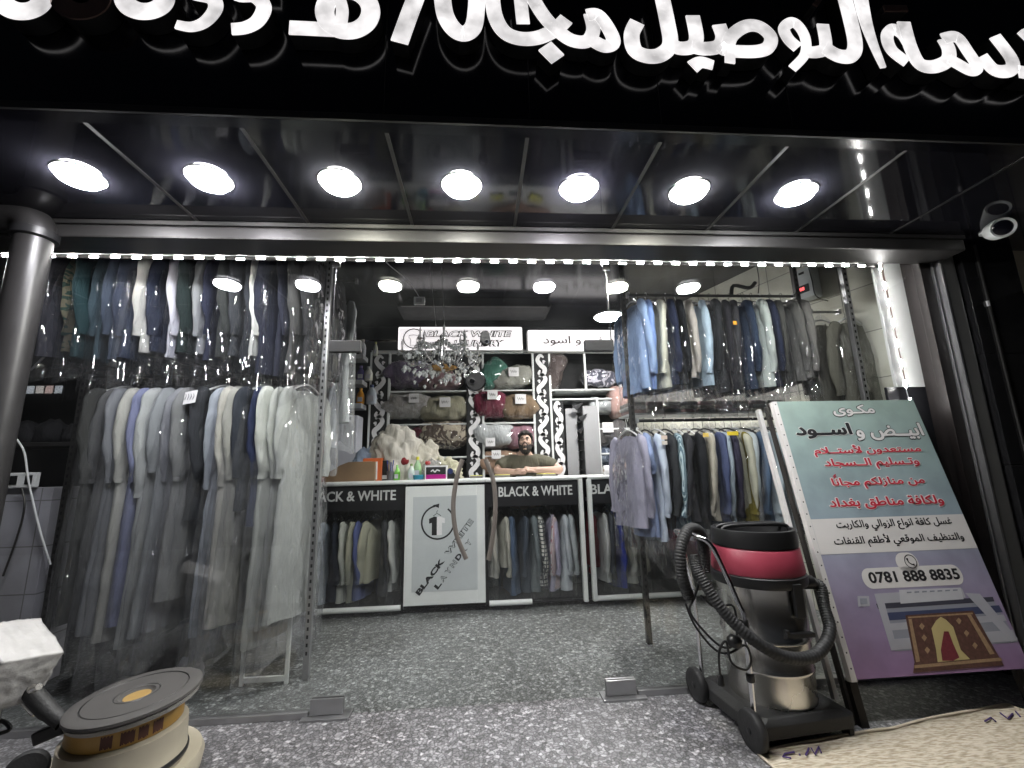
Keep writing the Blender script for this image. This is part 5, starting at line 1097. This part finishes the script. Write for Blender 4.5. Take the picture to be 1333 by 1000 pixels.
for k in (0, 1):
    q = MB(); strip(q, [(a[0]-.005, a[1]+.012*k), (a[0]+.016, a[1]+.014+.012*k)], .006, onp(0, 0, .0022), pex, pey, pez, .0008); q.build('vowel_mark', RED, pb)
ptext(ar('ولكافة مناطق بغداد'), 1081, 1232, 662, 646, RED, .028, outline=PWH, obold=.075)
b0 = PP(1120, 720)[1]; b1 = PP(1120, 674)[1]
pbox(.001, PWD-.001, b0, b1, .0004, .0012, 'white_band', PWH)
ptext(ar('غسل كافة انواع الزوالي والكاربت'), 1090, 1243, 690, 675, INK, .018, .0016)
ptext(ar('والتنظيف الموقعي لأطقم القنفات'), 1087, 1259, 711, 694, INK, .018, .0016)
def pround(x0, y0, x1, y1, r, m, h, name):
    a, b = PP(x0, y1), PP(x1, y1); c = PP((x0+x1)/2, y0); cb = PP((x0+x1)/2, y1); u0, u1, v0, v1 = a[0], b[0], cb[1], c[1]; r = min(r, (v1-v0)/2-.001); poly = []
    for cx, cy_, s in ((u1-r, v0+r, -90), (u1-r, v1-r, 0), (u0+r, v1-r, 90), (u0+r, v0+r, 180)): poly += [(cx+r*math.cos(rad(s+15*k)), cy_+r*math.sin(rad(s+15*k))) for k in range(7)]
    return MB().prism(poly, onp(0, 0, h), pex, pey, pez, .0008).build(name, m, pb)
pround(1126, 737, 1259, 764, .05, PWH, .0004, 'number_plate')
ptext('0781 888 8835', 1132, 1252, 757, 742, INK, .03, .0016)
pround(1171, 719, 1200, 745, .1, PWH, .0004, 'phone_disc')
c = PP(1185, 731); q = MB(); strip(q, [(c[0]+.036*math.cos(a), c[1]+.036*math.sin(a)) for a in [2*math.pi*i/28 for i in range(28)]], .004, onp(0, 0, .0016), pex, pey, pez, .0008, True)
strip(q, [(p_.x, p_.y) for p_ in spline([(c[0]-.017, c[1]+.018), (c[0]-.013, c[1]-.004), (c[0]+.003, c[1]-.016), (c[0]+.018, c[1]-.018)], 5)], [.013, .012, .009, .007, .006, .006, .006, .006, .006, .006, .006, .007, .009, .011, .012, .013], onp(0, 0, .0016), pex, pey, pez, .0008)
q.build('phone_icon', INK, pb)
def ppoly(pts, m, h, name='machine_picture'): MB().prism([PP(*a) for a in pts], onp(0, 0, h), pex, pey, pez, .0006).build(name, m, pb)
gA, gB, gC = mat('print_pale_grey', (.36, .36, .40), .5), mat('print_mid_grey', (.24, .25, .29), .5), mat('print_dark', (.05, .05, .07), .5)
BRN = mat('print_brown', (.10, .05, .04), .5, var=.7, nscale=60); YEL = mat('print_yellow', (.46, .38, .18), .5)
ppoly([(1116, 776), (1131, 776), (1132, 789), (1117, 790)], gA, .0010); ppoly([(1119, 779), (1128, 779), (1129, 786), (1120, 787)], gB, .0018)
ppoly([(1138, 773), (1252, 766), (1257, 778), (1142, 787)], gA, .0008); ppoly([(1170, 768), (1250, 765), (1254, 780), (1172, 786)], mat('print_white_grey', (.45, .45, .48), .5), .0014)
ppoly([(1142, 787), (1290, 777), (1325, 836), (1165, 848)], gB, .0004)
ppoly([(1140, 786), (1292, 777), (1294, 783), (1143, 793)], gC, .0011); ppoly([(1150, 798), (1300, 788), (1305, 797), (1154, 808)], mat('print_navy', (.05, .06, .12), .5), .0011)
ppoly([(1155, 812), (1306, 800), (1310, 808), (1158, 821)], gA, .0011); ppoly([(1162, 832), (1318, 820), (1324, 834), (1166, 846)], gA, .0011)
ppoly([(1256, 772), (1275, 773), (1325, 832), (1316, 836)], gA, .0015); ppoly([(1138, 774), (1148, 774), (1168, 846), (1160, 847)], gA, .0015)
ppoly([(1178, 801), (1266, 795), (1298, 852), (1306, 866), (1188, 876), (1190, 862)], BRN, .0021)
ppoly([(1212, 818), (1218, 808), (1224, 803), (1231, 807), (1240, 816), (1250, 846), (1262, 858), (1220, 862), (1218, 846)], YEL, .0026)
ppoly([(1228, 822), (1234, 822), (1240, 838), (1248, 856), (1240, 860), (1226, 860), (1224, 846)], mat('print_maroon', (.16, .03, .04), .5, var=.4, nscale=80), .0031)

TAN = mat('print_tan', (.30, .20, .12), .5, var=.4, nscale=70)
ppoly([(1181, 803), (1265, 797.5), (1266, 799.5), (1182, 805)], TAN, .0026, 'carpet_border'); ppoly([(1189, 866), (1302, 856), (1304, 860), (1190, 870)], TAN, .0026, 'carpet_border')
ppoly([(1182, 806), (1186, 806), (1197, 861), (1192, 862)], TAN, .0026, 'carpet_border'); ppoly([(1258, 800), (1263, 800), (1294, 851), (1288, 852)], TAN, .0026, 'carpet_border')
for (a0, b0_) in ((1199, 815), (1202, 830), (1206, 846), (1247, 808), (1257, 824), (1268, 840)): ppoly([(a0-3, b0_), (a0, b0_-4), (a0+4, b0_), (a0+1, b0_+5)], TAN, .0026, 'carpet_motif')
for k_ in range(7): ppoly([(1180+k_*10, 770.5-k_*.5), (1186+k_*10, 770.2-k_*.5), (1186+k_*10, 772-k_*.5), (1180+k_*10, 772.4-k_*.5)], gB, .0021, 'machine_slot')

# ================================================================== VACUUM CLEANER
VX, VY = 1.565, -.30
vc = T('wet_vacuum', 'tall steel industrial vacuum cleaner with pink band and black hose on wheels', 'vacuum cleaner', (VX, VY, 0))
c = Vector((VX, VY, 0))
DR = .915
MB().lathe([(.222*DR, .11), (.23*DR, .14), (.232*DR, .27), (.238*DR, .275), (.238*DR, .287), (.233*DR, .292), (.234*DR, .42), (.243*DR, .426), (.243*DR, .442), (.236*DR, .448), (.238*DR, .66), (.238*DR, .69)], c, 64).build('steel_drum', M['steel'], vc, smooth=True)
MB().lathe([(.218, .685), (.238, .69), (.243, .705), (.241, .74), (.226, .75)], c, 56).build('black_collar', M['black'], vc, smooth=True)
MB().lathe([(.2, .745), (.234, .748), (.236, .76), (.224, .872), (.214, .882), (.19, .884)], c, 56).build('pink_band', mat('raspberry_plastic', (.27, .035, .06), .45, var=.2), vc, smooth=True)
MB().lathe([(.19, .882), (.220, .885), (.222, .94), (.216, .972), (.205, .975), (.198, .972), (.192, .91), (.12, .90), (.001, .90)], c, 56).build('motor_head', M['black'], vc, smooth=True)
MB().box(VX-.07, VX+.07, VY-.05, VY+.05, .901, .94).build('motor_cap', M['greyd'], vc, bevel=.02)
q = MB()
for sy in (-1, 1): q.tube(spline([(VX-.20, VY+sy*.035, .955), (VX-.17, VY+sy*.03, .985), (VX, VY+sy*.03, .99), (VX+.17, VY+sy*.03, .985), (VX+.20, VY+sy*.035, .955)], 4), .012, 8)
q.build('carry_handle', M['black'], vc, smooth=True)
q = MB(); q.tube([(VX-.10, VY-.12, .925), (VX-.05, VY-.13, .925)], .022, 14); q.build('switch', M['rubber'], vc, smooth=True)
MB().box(VX+.03, VX+.078, VY-.247, VY-.222, .56, .72).build('clamp', M['black'], vc, bevel=.004)
MB().box(VX-.03, VX+.12, VY-.236, VY-.206, .465, .487).add(MB().box(VX-.03, VX-.014, VY-.236, VY-.206, .488, .503).v, MB().box(0, 1, 0, 1, 0, 1).f).build('drum_grip', M['black'], vc, bevel=.004)
rz = Matrix.Rotation(rad(6), 3, 'Z')
def V2(x, y, z): return c+rz @ Vector((x, y, z))
hw_, hd_ = .27, .27
q = MB(); prof = [(-.30, -.25), (-.27, -.28), (.24, -.28), (.28, -.25), (.28, .25), (.24, .28), (-.27, .28), (-.30, .25)]
vs = [V2(x*.96, y*.9, .045) for x, y in prof]+[V2(x*.95, y*.89, .10) for x, y in prof]+[V2(x*.80, y*.80, .125) for x, y in prof]; n = 8
q.add(vs, [list(range(n))[::-1], list(range(2*n, 3*n))]+[[r*n+i, r*n+(i+1) % n, (r+1)*n+(i+1) % n, (r+1)*n+i] for r in (0, 1) for i in range(n)]); q.build('trolley_base', M['rubber'], vc, bevel=.006)
for sy in (-1, 1):
    w = V2(-.305, sy*.225, .088); ax = rz @ X
    wo = MB().lathe([(.052, -.020), (.081, -.02), (.088, -.012), (.088, .012), (.081, .02), (.052, .02)], w, 36, ax).build('wheel', M['rubber'], vc, smooth=True)
    MB().lathe([(.001, -.016), (.056, -.016), (.056, .016), (.001, .016)], w, 24, ax).build('hub', mat('dark_grey_plastic', (.04, .04, .042), .4), wo, smooth=True)
    MB().lathe([(.001, -.026), (.014, -.024), (.016, -.015), (.001, -.015)], w, 14, ax).build('hub_cap', M['black'], wo, smooth=True)
    w2 = V2(.22, sy*.22, .03); MB().lathe([(.001, -.012), (.03, -.012), (.03, .012), (.001, .012)], w2, 18, ax).build('caster', M['rubber'], vc, smooth=True)
hp = [V2(-.27, -.20, .10), V2(-.265, -.20, .55), V2(-.28, -.19, .64), V2(-.36, -.15, .90), V2(-.41, -.10, .955), V2(-.42, 0, .965), V2(-.41, .12, .955), V2(-.36, .16, .90), V2(-.29, .20, .64), V2(-.27, .22, .55), V2(-.27, .22, .10)]
MB().tube(spline(hp, 5), .0125, 12).build('push_handle', M['chrome'], vc, smooth=True)
for z in (.545, .30): MB().lathe([(.016, -.02), (.02, -.015), (.02, .015), (.016, .02)], V2(-.266, -.2, z), 14).build('clamp_knob', M['black'], vc, smooth=True)
def hose(pts, r, name, m):
    s = spline(pts, 26); rr = [r*(1.0+.07*math.sin(i*2.1)) for i in range(len(s))]; return MB().tube(s, rr, 14).build(name, m, vc, smooth=True)
hz = [(VX+.22, VY-.06, .68), (VX+.30, VY-.08, .665), PY(1073, 790, -.42), PY(1080, 822, -.50), PY(1062, 852, -.56), PY(1025, 856, -.60), PY(985, 836, -.60), PY(950, 805, -.56), PY(925, 772, -.52), PY(908, 742, -.48), PY(903, 722, -.46)]
ho = hose(hz, .028, 'suction_hose', M['rubber'])
hose([PY(897, 778, -.42), PY(888, 750, -.43), PY(886, 715, -.42), PY(896, 690, -.38), PY(910, 692, -.33), PY(916, 715, -.30), PY(917, 745, -.30)], .030, 'suction_hose', M['rubber'])
MB().tube([(VX+.18, VY-.06, .68), (VX+.27, VY-.065, .68)], .036, 16).build('hose_socket', M['black'], vc, smooth=True)
cb_pts = [PY(918, 735, -.42), PY(905, 775, -.44), PY(898, 795, -.45), PY(915, 820, -.47), PY(940, 842, -.5), PY(958, 835, -.52), PY(955, 790, -.5), PY(930, 790, -.48), PY(912, 775, -.46)]
MB().tube(spline(cb_pts, 6), .006, 8).build('power_cable', M['black'], vc, smooth=True)
MB().tube(spline([PY(892, 785, -.44), PY(905, 815, -.46), PY(930, 845, -.49), PY(950, 850, -.52), PY(970, 840, -.54), PY(978, 860, -.54), PY(970, 872, -.54), PY(952, 862, -.54), PY(945, 835, -.53), PY(936, 850, -.52), PY(938, 885, -.5)], 6), .006, 8).build('power_cable', M['black'], vc, smooth=True)
pg = PY(938, 886, -.5); MB().lathe([(.008, .03), (.016, .02), (.018, -.02), (.006, -.024)], pg, 12).build('plug', M['black'], vc, smooth=True)
MB().lathe([(.02, -.03), (.034, -.015), (.036, .012), (.02, .03)], PY(956, 835, -.53), 16, (.3, .2, 1)).build('cable_knot', M['black'], vc, smooth=True)

# ================================================================== RUG
m, nt, p, o_ = newmat('woven_rug'); tc = ND(nt, 'TexCoord'); wv = ND(nt, 'TexNoise'); wv.inputs['Scale'].default_value = 50; wv.inputs['Detail'].default_value = 5
mp = ND(nt, 'Mapping'); mp.inputs['Scale'].default_value = (.5, 2.4, 1); mp.inputs['Rotation'].default_value = (0, 0, .3); LK(nt, tc.outputs['Object'], mp.inputs[0]); LK(nt, mp.outputs[0], wv.inputs['Vector'])
cr = ND(nt, 'ValToRGB'); cr.color_ramp.elements[0].position = .35; cr.color_ramp.elements[0].color = (.33, .27, .19, 1); cr.color_ramp.elements[1].position = .6; cr.color_ramp.elements[1].color = (.58, .52, .42, 1); LK(nt, wv.outputs['Fac'], cr.inputs[0]); LK(nt, cr.outputs[0], p.inputs['Base Color'])
p.inputs['Roughness'].default_value = .95; b = ND(nt, 'Bump'); b.inputs['Strength'].default_value = .6; b.inputs['Distance'].default_value = .01; LK(nt, wv.outputs['Fac'], b.inputs['Height']); LK(nt, b.outputs[0], p.inputs['Normal'])
rg = T('rug', 'cream woven rug lying face down in front of the vacuum and poster', 'rug', (2.3, -.9, 0))
top = [PZ(985, 979, .012), PZ(1020, 972, .012), PZ(1085, 960, .012), PZ(1140, 951, .014), PZ(1165, 948, .014), PZ(1200, 938, .014), PZ(1240, 930, .014), PZ(1275, 924, .014), PZ(1312, 918, .014), PZ(1333, 925, .012), Vector((3.2, -.46, .012))]
bot = [Vector((1.29, -.72, .012))]+[Vector((1.36+.19*i, -1.75, .012)) for i in range(1, len(top))]
ts, bs = spline(top, 6), spline(bot, 6); N = len(ts); K = 18; vs, fs = [], []
for j in range(K+1):
    for i in range(N):
        q = ts[i].lerp(bs[i], j/K); q.z = .012+.006*noise.noise(q*4)+.004*noise.noise(q*11); vs.append(q)
for j in range(K):
    for i in range(N-1): a = j*N+i; fs.append((a, a+1, a+N+1, a+N))
ro = MB().add(vs, fs).build('woven_sheet', m, rg, smooth=True); so = ro.modifiers.new('t', 'SOLIDIFY'); so.thickness = .009; so.offset = -1
MB().tube([q+Vector((0, 0, .002)) for q in ts], .007, 8).build('bound_edge', mat('rug_hem', (.55, .48, .38), .9), rg, smooth=True)
MB().tube([vs[j*N]+Vector((0, 0, .002)) for j in range(K+1)], .006, 8).build('bound_edge', mat('rug_hem', (.55, .48, .38), .9), rg, smooth=True)
def mark(lst):
    for pts in lst: MB().tube([PZ(*a, .0215) for a in pts], .004, 5).build('pen_mark', mat('violet_ink', (.06, .03, .14), .7), rg)
mark([[(1034, 979), (1022, 981), (1019, 985), (1030, 987)], [(1040, 982), (1042, 983)], [(1049, 983), (1053, 974)], [(1056, 974), (1061, 982), (1066, 972), (1069, 980)], [(1282, 939), (1290, 934), (1296, 939)], [(1302, 928), (1312, 936), (1318, 929)], [(1322, 926), (1328, 933)]])

# ================================================================== FLOOR POLISHER AND WRAPPED HANDLE
BEI = mat('dirty_beige_plastic', (.40, .36, .28), .5, var=.25, nscale=5); YEO = mat('worn_yellow_paint', (.42, .24, .05), .5, var=.3)
fp = T('floor_polisher', 'round beige and yellow floor polisher with an upturned pad disc on top', 'floor polisher', (-1.58, -.54, 0))
dc = Vector((-1.625, -.525, 0))
MB().lathe([(.31, .02), (.342, .03), (.35, .08), (.338, .105), (.23, .12), (.20, .13), (.001, .13)], dc, 56).build('deck', BEI, fp, smooth=True)
MB().lathe([(.24, .0), (.25, .012), (.24, .02), (.2, .02)], dc, 40).build('floor_brush', M['black'], fp, smooth=True)
mc = Vector((-1.55, -.545, 0))
MB().lathe([(.222, .11), (.226, .14), (.228, .15), (.224, .155), (.219, .268), (.19, .278)], mc, 48).build('motor_skirt', BEI, fp, smooth=True)
MB().lathe([(.2265, .128), (.231, .132), (.232, .148), (.2285, .153)], mc, 48).build('dark_seam', M['black'], fp, smooth=True)
mt = MB().lathe([(.192, .275), (.199, .283), (.199, .345), (.18, .352), (.001, .352)], mc, 48).build('motor_cover', YEO, fp, smooth=True)
for a0_, w in ((-78, 7), (-60, 8), (-44, 6), (-30, 7)): 
    q = MB()
    for k in range(w): a = rad(a0_+k*1.6); a2 = rad(a0_+(k+1)*1.6); q.add([mc+Vector((.2005*math.cos(t), .2005*math.sin(t), z)) for t, z in ((a, .288+.004*(k % 3)), (a2, .288), (a2, .335), (a, .335-.006*(k % 2)))], [(0, 1, 2, 3)])
    q.build('worn_brown_print', mat('worn_brown', (.10, .035, .02), .6), mt)
tl = Matrix.Rotation(rad(-3), 3, 'Y') @ Matrix.Rotation(rad(2.5), 3, 'X'); az = tl @ Z3; kc = Vector((-1.52, -.55, .385))
MB().lathe([(.16, -.03), (.225, -.022), (.232, -.004), (.225, 0)], kc, 64, az).build('bristle_rim', mat('pale_bristles', (.42, .40, .37), .9, bump=1, bscale=220), fp, smooth=True)
pd_ = MB().lathe([(.232, .0), (.238, .006), (.236, .016), (.226, .021), (.186, .021), (.183, .017), (.18, .021), (.065, .021), (.06, .014), (.05, .010), (.001, .009)], kc, 72, az).build('pad_disc', mat('dusty_black_rubber', (.055, .052, .050), .75, var=.3, nscale=6), fp, smooth=True)
MB().lathe([(.049, .010), (.049, .0122), (.001, .0125)], kc, 28, az).build('yellow_hub', mat('bright_yellow_hub', (.30, .19, .06), .6, var=.3, nscale=40), pd_)
MB().lathe([(.077, .0214), (.079, .0228), (.081, .0214)], kc, 40, az, 1, False).build('ring_groove', M['black'], pd_, smooth=True); MB().lathe([(.183, .018), (.186, .0222), (.189, .018)], kc, 64, az, 1, False).build('ring_groove', M['black'], pd_, smooth=True)
j = Vector((-1.80, -.60, .20))
MB().tube(spline([PY(82, 940, -.62), PY(62, 925, -.62), PY(45, 905, -.62), PY(38, 893, -.62)], 4), [.03]*4+[.034]*6+[.028]*3, 12).build('rubber_boot', M['rubber'], fp, smooth=True)
MB().tube([PY(48, 928, -.62), PY(15, 893, -.60)], .017, 12).build('chrome_tube', M['steel'], fp, smooth=True)
MB().obox(PY(68, 952, -.6), (.12, .05, .05), Matrix.Rotation(rad(-20), 3, 'Y')).build('yoke', M['black'], fp, bevel=.008)
w = PY(34, 1004, -.78); wo = MB().lathe([(.03, -.02), (.06, -.02), (.066, -.01), (.066, .01), (.06, .02), (.03, .02)], w, 28, (.5, -.8, .15)).build('wheel', M['rubber'], fp, smooth=True); MB().lathe([(.001, -.015), (.031, -.015), (.031, .015), (.001, .015)], w, 20, (.5, -.8, .15)).build('hub', M['black'], wo, smooth=True)
# wrapped tank
wr_ = T('wrapped_tank', 'boxy tank wrapped in wrinkled white plastic left of the polisher', 'wrapped tank', PY(18, 930, -.62))
cen = PY(10, 865, -.62); bm = bmesh.new(); bmesh.ops.create_cube(bm, size=1); bmesh.ops.subdivide_edges(bm, edges=bm.edges[:], cuts=22, use_grid_fill=True)
rt = Matrix.Rotation(rad(24), 3, 'Y') @ Matrix.Rotation(rad(-25), 3, 'Z')
for v in bm.verts:
    n = v.co.copy(); e = n*1.0; k = max(abs(n.x), abs(n.y), abs(n.z)); l = n.length; e = n*(1-.12*max(0, l-.55))
    e = Vector((e.x*.27, e.y*.20, e.z*.22*(1-.15*n.x))); e += n.normalized()*(.005*noise.noise(n*5)+.0045*(1-2*abs(noise.noise(Vector((n.x*3, n.y*9, n.z*9))))))
    v.co = cen+rt @ e-wloc(wr_)
for f in bm.faces: f.smooth = True
me = bpy.data.meshes.new('wrapped_body'); bm.to_mesh(me); bm.free(); me.materials.append(mat('wrinkled_white_plastic', (.44, .43, .42), .32, var=.2, nscale=12, bump=.9, bscale=16, coat=.6)); o = bpy.data.objects.new('wrapped_body', me); COL.objects.link(o); o.parent = wr_
kb = PY(45, 896, -.70); MB().lathe([(.001, -.02), (.014, -.02), (.016, 0), (.012, .025), (.001, .025)], kb, 14, (.9, -.3, .3)).build('bolt_knob', M['steel'], wr_, smooth=True)
MB().tube([cen+Vector((-.02, .0, -.06)), Vector((cen.x-.02, cen.y+.02, .02))], .02, 10).build('support_tube', M['steel'], wr_, smooth=True); MB().lathe([(.001, .0), (.12, 0), (.12, .02), (.001, .025)], Vector((cen.x-.02, cen.y+.02, 0)), 24).build('foot_plate', M['black'], wr_, smooth=True)
cc = PY(0, 945, -.6); tag(MB().tube(spline([cc+Vector((-.15, 0, -.05)), cc+Vector((-.02, 0, .02)), cc+Vector((.05, -.01, -.01)), cc+Vector((-.02, -.02, -.03)), cc+Vector((-.16, 0, -.08))], 6), .008, 8).build('cable', M['black'], smooth=True), 'black cable coil under the wrapped tank', 'cable')

# ================================================================== DRAIN PIPE, SECURITY CAMERA
dp = T('drain_pipe', 'thick black drain pipe with a flanged elbow at the left of the shopfront', 'pipe', (-2.605, -.30, 0))
MB().tube([(-2.575, -.30, -.0), (-2.575, -.30, 2.72)], .083, 28).build('pipe_run', mat('black_pipe', (.022, .021, .021), .38, var=.3), dp, smooth=True)
MB().lathe([(.086, -.03), (.104, -.022), (.104, .022), (.086, .03)], (-2.575, -.30, 2.74), 28).build('flange', M['black'], dp, smooth=True)
el = [Vector((-2.575-.12*(1-math.cos(a)), -.30, 2.76+.10*math.sin(a))) for a in [rad(15*i) for i in range(7)]]+[Vector((-3.4, -.30, 2.86-.02))]
MB().tube([Vector((-2.575, -.3, 2.75))]+el, .09, 24).build('elbow', mat('black_pipe', (.022, .021, .021), .38, var=.3), dp, smooth=True)
sc0 = PY(1301, 298, -.42)
cm = T('security_camera', 'white bullet security camera under the canopy at the right', 'camera', sc0)
ax = Vector((-.62, -.74, -.30)).normalized()
MB().lathe([(.001, -.14), (.055, -.12), (.066, -.06), (.066, .06), (.06, .072), (.05, .06), (.001, .06)], sc0, 28, ax).build('camera_body', M['white'], cm, smooth=True)
MB().lathe([(.049, .061), (.04, .066), (.001, .07)], sc0, 24, ax).build('lens', M['black_gloss'], cm, smooth=True)
MB().tube([sc0+Vector((.02, .03, .0)), sc0+Vector((.06, .10, .06)), sc0+Vector((.08, .12, ZS-sc0.z))], .02, 10).build('arm', M['white'], cm, smooth=True)
MB().lathe([(.03, -.012), (.045, -.01), (.045, 0), (.03, 0)], (sc0.x+.08, sc0.y+.12, ZS), 20).build('mount', M['white'], cm, smooth=True)

# ================================================================== INSIDE, FAR LEFT
xs0 = PY(30, 625, .45)
sk = T('socket_plate', 'double white socket plate above the low tiled block', 'socket', xs0)
MB().box(xs0.x-.10, xs0.x+.09, .44, .47, xs0.z-.05, xs0.z+.05).build('plate', M['white'], sk, bevel=.006)
for k in (-.05, .045): MB().box(xs0.x+k-.022, xs0.x+k+.022, .436, .4395, xs0.z-.03, xs0.z+.03).build('switch', M['black'], sk)
M['wt2'] = tiles('white_block_tiles', (.42, .42, .46), (.2, .2, .2), .6, .3, 'X', .35)
tag(MB().box(-3.7, -2.93, .475, .75, 0, xs0.z-.055).build('tiled_block', M['wt2'], bevel=.004), 'low pale tiled block left of the lower left rack', 'block')
ds = T('dark_shelf', 'dark shelf box with a pale metal edge at the far left inside', 'shelf', (-3.3, .8, 1.6))
fz0, fz1 = PY(40, 576, .62).z, PY(40, 480, .62).z
MB().box(-3.70, -2.93, .62, .95, fz1, fz1+.03).build('shelf_board', M['blackm'], ds); MB().box(-3.70, -2.93, .62, .95, fz0-.03, fz0).build('shelf_board', M['alud'], ds, bevel=.004)
MB().box(-2.955, -2.93, .60, .62, fz0, fz1).build('edge_strip', M['alu'], ds); MB().box(-3.70, -2.93, .93, .95, fz0, fz1).build('rear_sheet', M['blackm'], ds)
for i in range(3): crumple('dark_bundle', (-3.45+.2*i, .76, fz0), (.12, .1, .13), fabric((.022, .022, .024)), ['dark bundle at the left end of the dark shelf', 'dark bundle in the middle of the dark shelf', 'dark bundle at the right end of the dark shelf'][i], 'bundle', i*5+2, 'dark bundles on the shelf', .3, 3)
garment(-3.08, .75, 3.06, .85, fabric((.03, .028, .038)), 'coat', 'black coat in plastic left of the slotted middle post', 'garments on the upper left rack', 1.2)
railo(-3.28, -2.88, .75, 3.07, 'short high rail at the far left', 'alud', .01)
for a, lab in (([(22, 572), (32, 590), (38, 630), (52, 690), (66, 735)], 'white cable running down the left post'), ([(28, 635), (32, 660), (22, 700), (4, 750)], 'grey cable below the socket plate'), ([(78, 770), (92, 790), (104, 800)], 'white cable end behind the left rack')):
    tag(MB().tube(spline([PY(*p, .43) for p in a], 5), .006, 6).build('cable', M['white'] if 'white' in lab else M['alud'], smooth=True), lab, 'cable', 'cables at the far left')
tag(MB().tube([PY(40, 482, .42), PY(82, 440, .42)], .007, 6).build('brace_rod', M['alu']), 'thin slanted rod at the left post', 'rod')
# foot rack under the long garments
rk = T('floor_rack', 'white framed low rack standing under the long garments', 'rack', (-1.5, .6, 0))
a = PY(322, 860, .40); b = PY(338, 690, .40)
for x in (-1.55, -1.27): MB().box(x-.012, x+.012, .41, .43, 0, .85).build('upright', M['whitep'], rk, bevel=.003)
MB().box(-1.537, -1.283, .41, .43, .02, .05).build('cross_bar', M['whitep'], rk); MB().box(-1.537, -1.283, .41, .43, .80, .83).build('cross_bar', M['whitep'], rk)
crumple('dark_bag', (-2.3, .85, 0), (.35, .2, .22), fabric((.02, .02, .023)), 'dark bag on the floor under the left rack', 'bag', 4, None, .3, 4)
crumple('white_rag', (-1.95, .55, 0), (.07, .06, .12), fabric((.5, .5, .55)), 'small white rag hanging low behind the polisher', 'rag', 6, None, .4, 4)
# street opposite, seen only as reflections in the glass
op = T('opposite_shop', 'dark shop building across the street with lit windows', 'building', (0, -19, 0))
MB().box(-30, 30, -21, -19, 0, 6).build('facade', mat('dark_render', (.05, .05, .05), .8), op)
s0, s1 = PY(12, 503, 19), PY(84, 512, 19)
for i in range(6):
    xx = s0.x+(s1.x-s0.x)*i/6; MB().box(xx, xx+(s1.x-s0.x)*.12, -18.99, -18.95, s1.z, s0.z).build('lit_sign', emit('street_sign_%d' % (i % 3), ((1, .95, .9), (1, .75, .7), (.85, .92, 1))[i % 3], 3), op)
